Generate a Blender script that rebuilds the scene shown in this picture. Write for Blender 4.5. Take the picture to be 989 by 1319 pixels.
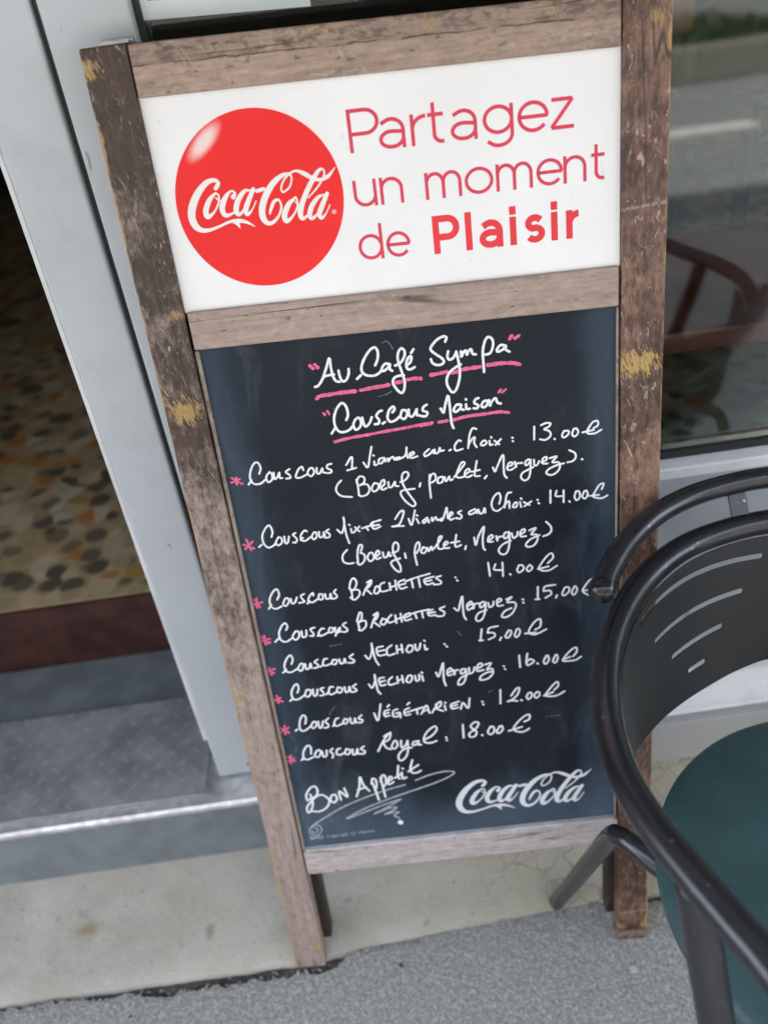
import bpy, bmesh, math, random
from math import radians, sin, cos, pi, sqrt
from mathutils import Vector, Matrix
random.seed(4)
for o in list(bpy.data.objects):
    bpy.data.objects.remove(o)
SC = bpy.context.scene
COL = SC.collection

# ------------------------------------------------------------------ camera
cd = bpy.data.cameras.new('camera')
cam = bpy.data.objects.new('camera', cd)
COL.objects.link(cam)
CR = ((0.990051, -0.140532, 0.007084), (-0.086615, -0.568985, 0.817774), (-0.110893, -0.810251, -0.575496))
mw = Matrix.Identity(4)
for i in range(3):
    mw[i][0] = CR[i][0]
    mw[i][1] = -CR[i][1]
    mw[i][2] = -CR[i][2]
mw.translation = Vector((0, 0, 1.26223))
cam.matrix_world = mw
cd.sensor_fit = 'VERTICAL'
cd.sensor_height = 24.0
cd.lens = 24.0 * 1100.0 / 1319.0
cd.clip_start = 0.02
cd.clip_end = 400
cd.dof.use_dof = True
cd.dof.focus_distance = 0.87
cd.dof.aperture_fstop = 2.1
SC.camera = cam

# ------------------------------------------------------------------ sky, sun, exposure
SUN_EL, SUN_AZ = radians(54), radians(8)       # sun high behind the shop: the terrace lies in its shade
wd = bpy.data.worlds.new('World')
SC.world = wd
wd.use_nodes = True
nt = wd.node_tree
nt.nodes.clear()
sky = nt.nodes.new('ShaderNodeTexSky')
sky.sky_type = 'NISHITA'
sky.sun_disc = False
sky.sun_elevation = SUN_EL
sky.sun_rotation = SUN_AZ
sky.air_density = 0.8
sky.dust_density = 3.0
sky.ozone_density = 0.3
bg = nt.nodes.new('ShaderNodeBackground')
bg.inputs['Strength'].default_value = 0.15
wo = nt.nodes.new('ShaderNodeOutputWorld')
hs = nt.nodes.new('ShaderNodeHueSaturation')      # thin high cloud: the sky is paler than clear blue
hs.inputs['Saturation'].default_value = 0.5
nt.links.new(sky.outputs[0], hs.inputs['Color'])
nt.links.new(hs.outputs[0], bg.inputs[0])
nt.links.new(bg.outputs[0], wo.inputs[0])
sl = bpy.data.lights.new('sun', 'SUN')
sl.energy = 3.2
sl.angle = radians(0.6)
sl.color = (1.0, 0.95, 0.88)
so = bpy.data.objects.new('sun', sl)
COL.objects.link(so)
# direction towards the sun
sd = Vector((sin(SUN_AZ) * cos(SUN_EL), cos(SUN_AZ) * cos(SUN_EL), sin(SUN_EL)))
so.rotation_euler = sd.to_track_quat('Z', 'Y').to_euler()
so.location = (0, 6, 12)
vs = SC.view_settings
vs.view_transform = 'Standard'
vs.look = 'None'
vs.gamma = 1
vs.exposure = 3.3
SC.cycles.max_bounces = 10
SC.cycles.use_denoising = True

# ------------------------------------------------------------------ material helpers
class NT:
    def __init__(self, name):
        self.m = bpy.data.materials.new(name)
        self.m.use_nodes = True
        self.t = self.m.node_tree
        self.t.nodes.clear()
        self.out = self.n('ShaderNodeOutputMaterial')
        self.bs = self.n('ShaderNodeBsdfPrincipled')
        self.l(self.bs.outputs[0], self.out.inputs[0])
    def n(self, kind, **kw):
        k = self.t.nodes.new(kind)
        for a, b in kw.items():
            setattr(k, a, b)
        return k
    def l(self, a, b):
        self.t.links.new(a, b)
    def put(self, sock, v):
        if hasattr(v, 'is_output'):
            self.l(v, sock)
        elif isinstance(v, tuple) and len(v) == 3 and sock.type == 'RGBA':
            sock.default_value = (*v, 1)
        else:
            sock.default_value = v
    def coord(self, which='Object', scale=(1, 1, 1), loc=(0, 0, 0)):
        c = self.n('ShaderNodeTexCoord')
        mp = self.n('ShaderNodeMapping')
        self.l(c.outputs[which], mp.inputs[0])
        mp.inputs['Scale'].default_value = scale
        mp.inputs['Location'].default_value = loc
        return mp.outputs[0]
    def xyz(self, which='Object'):
        c = self.n('ShaderNodeTexCoord')
        s = self.n('ShaderNodeSeparateXYZ')
        self.l(c.outputs[which], s.inputs[0])
        return s.outputs
    def noise(self, vec, scale, detail=4, rough=0.55, dist=0.0):
        k = self.n('ShaderNodeTexNoise')
        self.l(vec, k.inputs['Vector'])
        k.inputs['Scale'].default_value = scale
        k.inputs['Detail'].default_value = detail
        k.inputs['Roughness'].default_value = rough
        k.inputs['Distortion'].default_value = dist
        return k.outputs[0]
    def vor(self, vec, scale, feature='F1', rnd=1.0):
        k = self.n('ShaderNodeTexVoronoi', feature=feature)
        self.l(vec, k.inputs['Vector'])
        k.inputs['Scale'].default_value = scale
        k.inputs['Randomness'].default_value = rnd
        return k
    def ramp(self, fac, stops, interp='LINEAR'):
        k = self.n('ShaderNodeValToRGB')
        k.color_ramp.interpolation = interp
        e = k.color_ramp.elements
        while len(e) < len(stops):
            e.new(0.5)
        for el, (p, c) in zip(e, stops):
            el.position = p
            el.color = (*c, 1) if isinstance(c, tuple) else (c, c, c, 1)
        self.l(fac, k.inputs[0])
        return k.outputs[0]
    def step(self, fac, a, b):
        k = self.n('ShaderNodeMapRange', interpolation_type='SMOOTHSTEP')
        self.put(k.inputs[0], fac)
        k.inputs[1].default_value = a
        k.inputs[2].default_value = b
        return k.outputs[0]
    def math(self, op, a, b=0.0, c=0.0):
        k = self.n('ShaderNodeMath', operation=op)
        self.put(k.inputs[0], a)
        self.put(k.inputs[1], b)
        self.put(k.inputs[2], c)
        return k.outputs[0]
    def mix(self, f, a, b, blend='MIX'):
        k = self.n('ShaderNodeMix', data_type='RGBA', blend_type=blend)
        self.put(k.inputs[0], f)
        self.put(k.inputs[6], a)
        self.put(k.inputs[7], b)
        return k.outputs[2]
    def dist(self, p, squash=(1, 1, 1)):
        c = self.coord('Object', squash, tuple(-a * b for a, b in zip(p, squash)))
        k = self.n('ShaderNodeVectorMath', operation='LENGTH')
        self.l(c, k.inputs[0])
        return k.outputs['Value']
    def bump(self, h, strength=0.3, d=0.002):
        k = self.n('ShaderNodeBump')
        k.inputs['Strength'].default_value = strength
        k.inputs['Distance'].default_value = d
        self.l(h, k.inputs['Height'])
        self.l(k.outputs[0], self.bs.inputs['Normal'])
    def set(self, **kw):
        for a, b in kw.items():
            self.put(self.bs.inputs[a.replace('_', ' ')], b)
        return self.m

def plain(name, col, rough=0.5, metal=0.0, var=0.12, scale=9.0, bump=0.0, bscale=300, spec=0.5):
    t = NT(name)
    v = t.coord()
    n = t.noise(v, scale, 5, 0.6)
    c = t.mix(t.step(n, 0.3, 0.7), tuple(x * (1 - var) for x in col), tuple(min(1, x * (1 + var)) for x in col))
    r = t.math('MULTIPLY_ADD', n, 0.2, rough - 0.1)
    t.set(Base_Color=c, Roughness=r, Metallic=metal)
    t.bs.inputs['Specular IOR Level'].default_value = spec
    if bump:
        t.bump(t.noise(v, bscale, 3), bump, 0.001)
    return t.m

def wood(name, axis, dark, pale, bleach0, bleach1, patches=(), chips=0.6, bands=(), crack_z=None):
    """old brown varnish over wood; axis = grain direction; dark / pale = mid tones of varnish and of bare weathered wood;
    bleach0 / bleach1 = bare share at the board's foot / head"""
    t = NT(name)
    st = {'z': (1, 1, 0.05), 'x': (0.05, 1, 1)}[axis]
    v = t.coord('Object', st)
    vo = t.coord('Object')
    x, y, z = t.xyz()[:3]
    g1 = t.noise(v, 85, 6, 0.68, 0.5)
    g2 = t.noise(v, 330, 4, 0.65)
    mot = t.noise(t.coord('Object', {'z': (1, 1, 0.45), 'x': (0.45, 1, 1)}[axis]), 130, 5, 0.72, 0.4)
    big = t.noise(vo, 9, 5, 0.65)
    grain = t.math('MULTIPLY_ADD', mot, 0.45, t.math('MULTIPLY_ADD', g2, 0.25, t.math('MULTIPLY', g1, 0.38)))
    mul = lambda c, k: tuple(min(0.85, a * k) for a in c)
    var = t.ramp(grain, [(0.36, mul(dark, 0.28)), (0.50, mul(dark, 0.8)), (0.60, mul(dark, 1.35)), (0.72, mul(dark, 2.3))])
    ble = t.ramp(grain, [(0.34, mul(pale, 0.38)), (0.46, mul(pale, 0.82)), (0.58, mul(pale, 1.15)), (0.72, mul(pale, 1.6))])
    k = t.n('ShaderNodeMapRange')
    t.l(z, k.inputs[0])
    k.inputs[2].default_value = 1.2
    k.inputs[3].default_value = bleach0
    k.inputs[4].default_value = bleach1
    f = t.step(t.math('ADD', k.outputs[0], t.math('MULTIPLY_ADD', big, 1.7, t.math('MULTIPLY_ADD', mot, 0.9, -1.3))), 0.2, 0.8)
    col = t.mix(f, var, ble)
    # raw yellow wood where the varnish is knocked off: along the outer edges and in patches
    jag = t.noise(t.coord('Object', {'z': (1, 1, 0.3), 'x': (0.3, 1, 1)}[axis]), 160, 4, 0.7)
    fv = t.n('ShaderNodeVectorRotate', rotation_type='Y_AXIS')
    t.l(vo, fv.inputs['Vector'])
    fv.inputs['Angle'].default_value = radians(25)
    fm = t.n('ShaderNodeMapping')
    t.l(fv.outputs[0], fm.inputs[0])
    fm.inputs['Scale'].default_value = (1, 1, 0.18)
    fib = t.noise(fm.outputs[0], 520, 3, 0.6)
    ax = t.math('ABSOLUTE', x)
    e = t.step(t.math('ADD', ax, t.math('MULTIPLY_ADD', t.math('MULTIPLY', jag, t.noise(vo, 14, 2)), 0.022, -0.0044)), 0.2550, 0.2574)
    col = t.mix(t.math('MULTIPLY', e, 0.8), col, (0.42, 0.26, 0.085))
    for (p, r, amt) in patches:
        d = t.dist(p, (1, 0, 1.5))
        q = t.math('MULTIPLY_ADD', fib, -3.4, t.math('MULTIPLY_ADD', jag, -2.6, 3.0))
        m = t.step(t.math('ADD', t.math('MULTIPLY', d, 1.0 / r), q), 1.0, 0.5)
        col = t.mix(t.math('MULTIPLY', m, amt), col, t.mix(fib, (0.30, 0.17, 0.045), (0.52, 0.36, 0.12)))
    # small pale chips and slanting scratches
    cv = t.coord('Object', {'z': (1, 1, 0.4), 'x': (0.4, 1, 1)}[axis])
    ch = t.math('MULTIPLY', t.step(t.noise(cv, 210, 3, 0.6, 1.2), 0.60, 0.66), t.step(t.noise(vo, 22, 3), 0.40, 0.60))
    sc = t.math('MULTIPLY', t.step(t.noise(fm.outputs[0], 260, 2, 0.5, 0.6), 0.64, 0.69), t.step(t.noise(vo, 12, 2), 0.50, 0.62))
    ch = t.math('MAXIMUM', ch, sc)
    col = t.mix(t.math('MULTIPLY', ch, chips), col, (0.46, 0.38, 0.30))
    # dark pits and long cracks
    pit = t.step(t.noise(cv, 170, 3, 0.6), 0.635, 0.70)
    col = t.mix(t.math('MULTIPLY', pit, 0.55), col, mul(dark, 0.22))
    cr = t.step(t.math('ABSOLUTE', t.math('SUBTRACT', t.noise(v, 26, 2, 0.4), 0.5)), 0.010, 0.0)
    cr = t.math('MULTIPLY', cr, t.step(t.noise(vo, 5, 2), 0.48, 0.60))
    if crack_z is not None:
        zz = t.math('SUBTRACT', z, t.math('MULTIPLY_ADD', x, crack_z[1], crack_z[0]))
        up = t.step(zz, -0.0035, 0.0035)
        col = t.mix(t.math('MULTIPLY', up, t.math('MULTIPLY', t.step(mot, 0.42, 0.62), 0.75)), col, mul(dark, 0.9))
        c2 = t.step(t.math('ABSOLUTE', t.math('MULTIPLY_ADD', jag, 0.006, t.math('SUBTRACT', zz, 0.003))), 0.0009, 0.0)
        cr = t.math('MAXIMUM', cr, t.math('MULTIPLY', c2, t.step(t.noise(vo, 18, 2), 0.45, 0.55)))
    col = t.mix(t.math('MULTIPLY', cr, 0.85), col, (0.012, 0.008, 0.006))
    for (zc, hw, amt, bc) in bands:
        zz = t.math('ABSOLUTE', t.math('ADD', t.math('SUBTRACT', z, zc), t.math('MULTIPLY_ADD', jag, 0.006, t.math('MULTIPLY_ADD', x, -0.06, -0.003 + 0.06 * 0.235))))
        m = t.math('MULTIPLY', t.step(zz, hw, hw * 0.3), t.step(mot, 0.36, 0.52))
        col = t.mix(t.math('MULTIPLY', m, amt), col, bc)
    t.set(Base_Color=col, Roughness=t.math('MULTIPLY_ADD', g1, 0.3, 0.40))
    t.bump(t.math('SUBTRACT', t.math('MULTIPLY', grain, 1.3), t.math('ADD', t.math('ADD', cr, t.math('MULTIPLY', pit, 0.5)), t.math('MULTIPLY', ch, 0.5))), 0.55, 0.0012)
    return t.m

# ------------------------------------------------------------------ mesh helpers
def tag(o, label=None, cat=None, group=None, kind=None):
    if label: o['label'] = label
    if cat: o['category'] = cat
    if group: o['group'] = group
    if kind: o['kind'] = kind
    return o

def empty(name, loc=(0, 0, 0), parent=None):
    o = bpy.data.objects.new(name, None)
    COL.objects.link(o)
    o.location = loc
    o.empty_display_size = 0.05
    return o

def obj(name, bm, m, parent=None, smooth=False, bevel=0.0, seg=2):
    me = bpy.data.meshes.new(name)
    bmesh.ops.recalc_face_normals(bm, faces=bm.faces)
    bm.to_mesh(me)
    bm.free()
    if smooth:
        for p in me.polygons: p.use_smooth = True
    me.materials.append(m)
    o = bpy.data.objects.new(name, me)
    COL.objects.link(o)
    if parent: o.parent = parent
    if bevel:
        b = o.modifiers.new('bevel', 'BEVEL')
        b.width = bevel
        b.segments = seg
        b.limit_method = 'ANGLE'
        b.harden_normals = False
    return o

def box(bm, x0, x1, y0, y1, z0, z1):
    vs_ = [bm.verts.new((x, y, z)) for z in (z0, z1) for y in (y0, y1) for x in (x0, x1)]
    for f in ((0, 2, 3, 1), (4, 5, 7, 6), (0, 1, 5, 4), (2, 6, 7, 3), (0, 4, 6, 2), (1, 3, 7, 5)):
        bm.faces.new([vs_[i] for i in f])
    return bm

def B(*a):
    bm = bmesh.new()
    return box(bm, *a)

def slabq(q, y0, y1, cuts=0):
    """a board lying in the x-z plane: q = four (x, z) corners, thickness y0..y1"""
    bm = bmesh.new()
    a = [bm.verts.new((x, y0, z)) for x, z in q]
    b = [bm.verts.new((x, y1, z)) for x, z in q]
    bm.faces.new(a)
    bm.faces.new(b[::-1])
    for i in range(4):
        j = (i + 1) % 4
        bm.faces.new([a[i], b[i], b[j], a[j]])
    return bm

def sheet(bm, pts):
    return bm.faces.new([bm.verts.new(p) for p in pts])

def catmull(P, n=6):
    out = []
    m = len(P)
    if m == 2:
        return [P[0].lerp(P[1], i / 5) for i in range(6)]
    for i in range(m - 1):
        p0 = P[i - 1] if i else P[0] * 2 - P[1]
        p3 = P[i + 2] if i + 2 < m else P[-1] * 2 - P[-2]
        p1, p2 = P[i], P[i + 1]
        for k in range(n):
            t = k / n
            out.append(0.5 * ((2 * p1) + (p2 - p0) * t + (2 * p0 - 5 * p1 + 4 * p2 - p3) * t * t + (3 * p1 - p0 - 3 * p2 + p3) * t ** 3))
    out.append(P[-1].copy())
    return out

def tube(bm, P, r, seg=16, cap=True, r_end=None):
    n = len(P)
    T = []
    for i in range(n):
        d = P[min(n - 1, i + 1)] - P[max(0, i - 1)]
        T.append(d.normalized())
    u = T[0].orthogonal().normalized()
    rings = []
    for i in range(n):
        u = (u - T[i] * u.dot(T[i])).normalized()
        w = T[i].cross(u)
        rr = r if r_end is None else r + (r_end - r) * i / (n - 1)
        rings.append([bm.verts.new(P[i] + (u * cos(2 * pi * k / seg) + w * sin(2 * pi * k / seg)) * rr) for k in range(seg)])
    for a, b in zip(rings, rings[1:]):
        for k in range(seg):
            bm.faces.new([a[k], a[(k + 1) % seg], b[(k + 1) % seg], b[k]])
    if cap:
        bm.faces.new(rings[0][::-1])
        bm.faces.new(rings[-1])
    return bm

def lathe(bm, prof, c, seg=64, sq=(1, 1)):
    rings = []
    for r, z in prof:
        rings.append([bm.verts.new((c[0] + r * sq[0] * cos(2 * pi * k / seg), c[1] + r * sq[1] * sin(2 * pi * k / seg), c[2] + z)) for k in range(seg)])
    for a, b in zip(rings, rings[1:]):
        for k in range(seg):
            bm.faces.new([a[k], a[(k + 1) % seg], b[(k + 1) % seg], b[k]])
    bm.faces.new(rings[0][::-1])
    bm.faces.new(rings[-1])
    return bm

def ribbon(bm, pts, wid, y, h, jit=0.0, smooth=True, lift=[0]):
    """one pen stroke lying on a board (x-z plane) whose front is at y: a low rounded ridge with round ends"""
    P = [Vector((a, b, w)) for (a, b), w in zip(pts, wid)]
    if smooth:
        P = catmull(P, 5)
    else:
        P = [P[0].lerp(P[1], i / 3) for i in range(4)] if len(P) == 2 else P
    Q = [P[0]]
    for p in P[1:]:
        if (p.xy - Q[-1].xy).length > 2e-4:
            Q.append(p)
    if len(Q) == 1:
        Q.append(Q[0] + Vector((3e-4, 0, 0)))
    n = len(Q)
    rows = []
    lift[0] = (lift[0] + 1) % 7
    yb = y - 0.00012 - lift[0] * 8e-6
    def row(c, d, w, e):
        nx, nz = -d.y, d.x
        r = []
        for s, hh in ((-1, 0), (-0.6, 0.75), (0, 1), (0.6, 0.75), (1, 0)):
            r.append(bm.verts.new((c.x + nx * s * w, yb - hh * h * e, c.y + nz * s * w)))
        return r
    for i in range(n):
        d = (Q[min(n - 1, i + 1)] - Q[max(0, i - 1)]).xy
        d = d.normalized() if d.length > 1e-9 else Vector((1, 0))
        w = Q[i].z * 0.5 * (1 + random.uniform(-jit, jit))
        if i == 0:
            for a in (80, 50, 22):
                rows.append(row(Q[0].xy - d * w * sin(radians(a)), d, w * cos(radians(a)), cos(radians(a)) ** 0.5))
        rows.append(row(Q[i].xy, d, w, 1))
        if i == n - 1:
            for a in (22, 50, 80):
                rows.append(row(Q[-1].xy + d * w * sin(radians(a)), d, w * cos(radians(a)), cos(radians(a)) ** 0.5))
    for a, b in zip(rows, rows[1:]):
        for k in range(4):
            bm.faces.new([a[k], b[k], b[k + 1], a[k + 1]])
    return bm

def strokes(txt, w, y, h=0.0003, jit=0.06):
    bm = bmesh.new()
    for s in txt.split('|'):
        q = [tuple(map(int, p.split(','))) for p in s.split()]
        pts = [(a[0] * 1e-4, a[1] * 1e-4) for a in q]
        wid = [(a[2] if len(a) > 2 else w) * 1e-4 for a in q]
        ribbon(bm, pts, wid, y, h, jit)
    return bm

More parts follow.
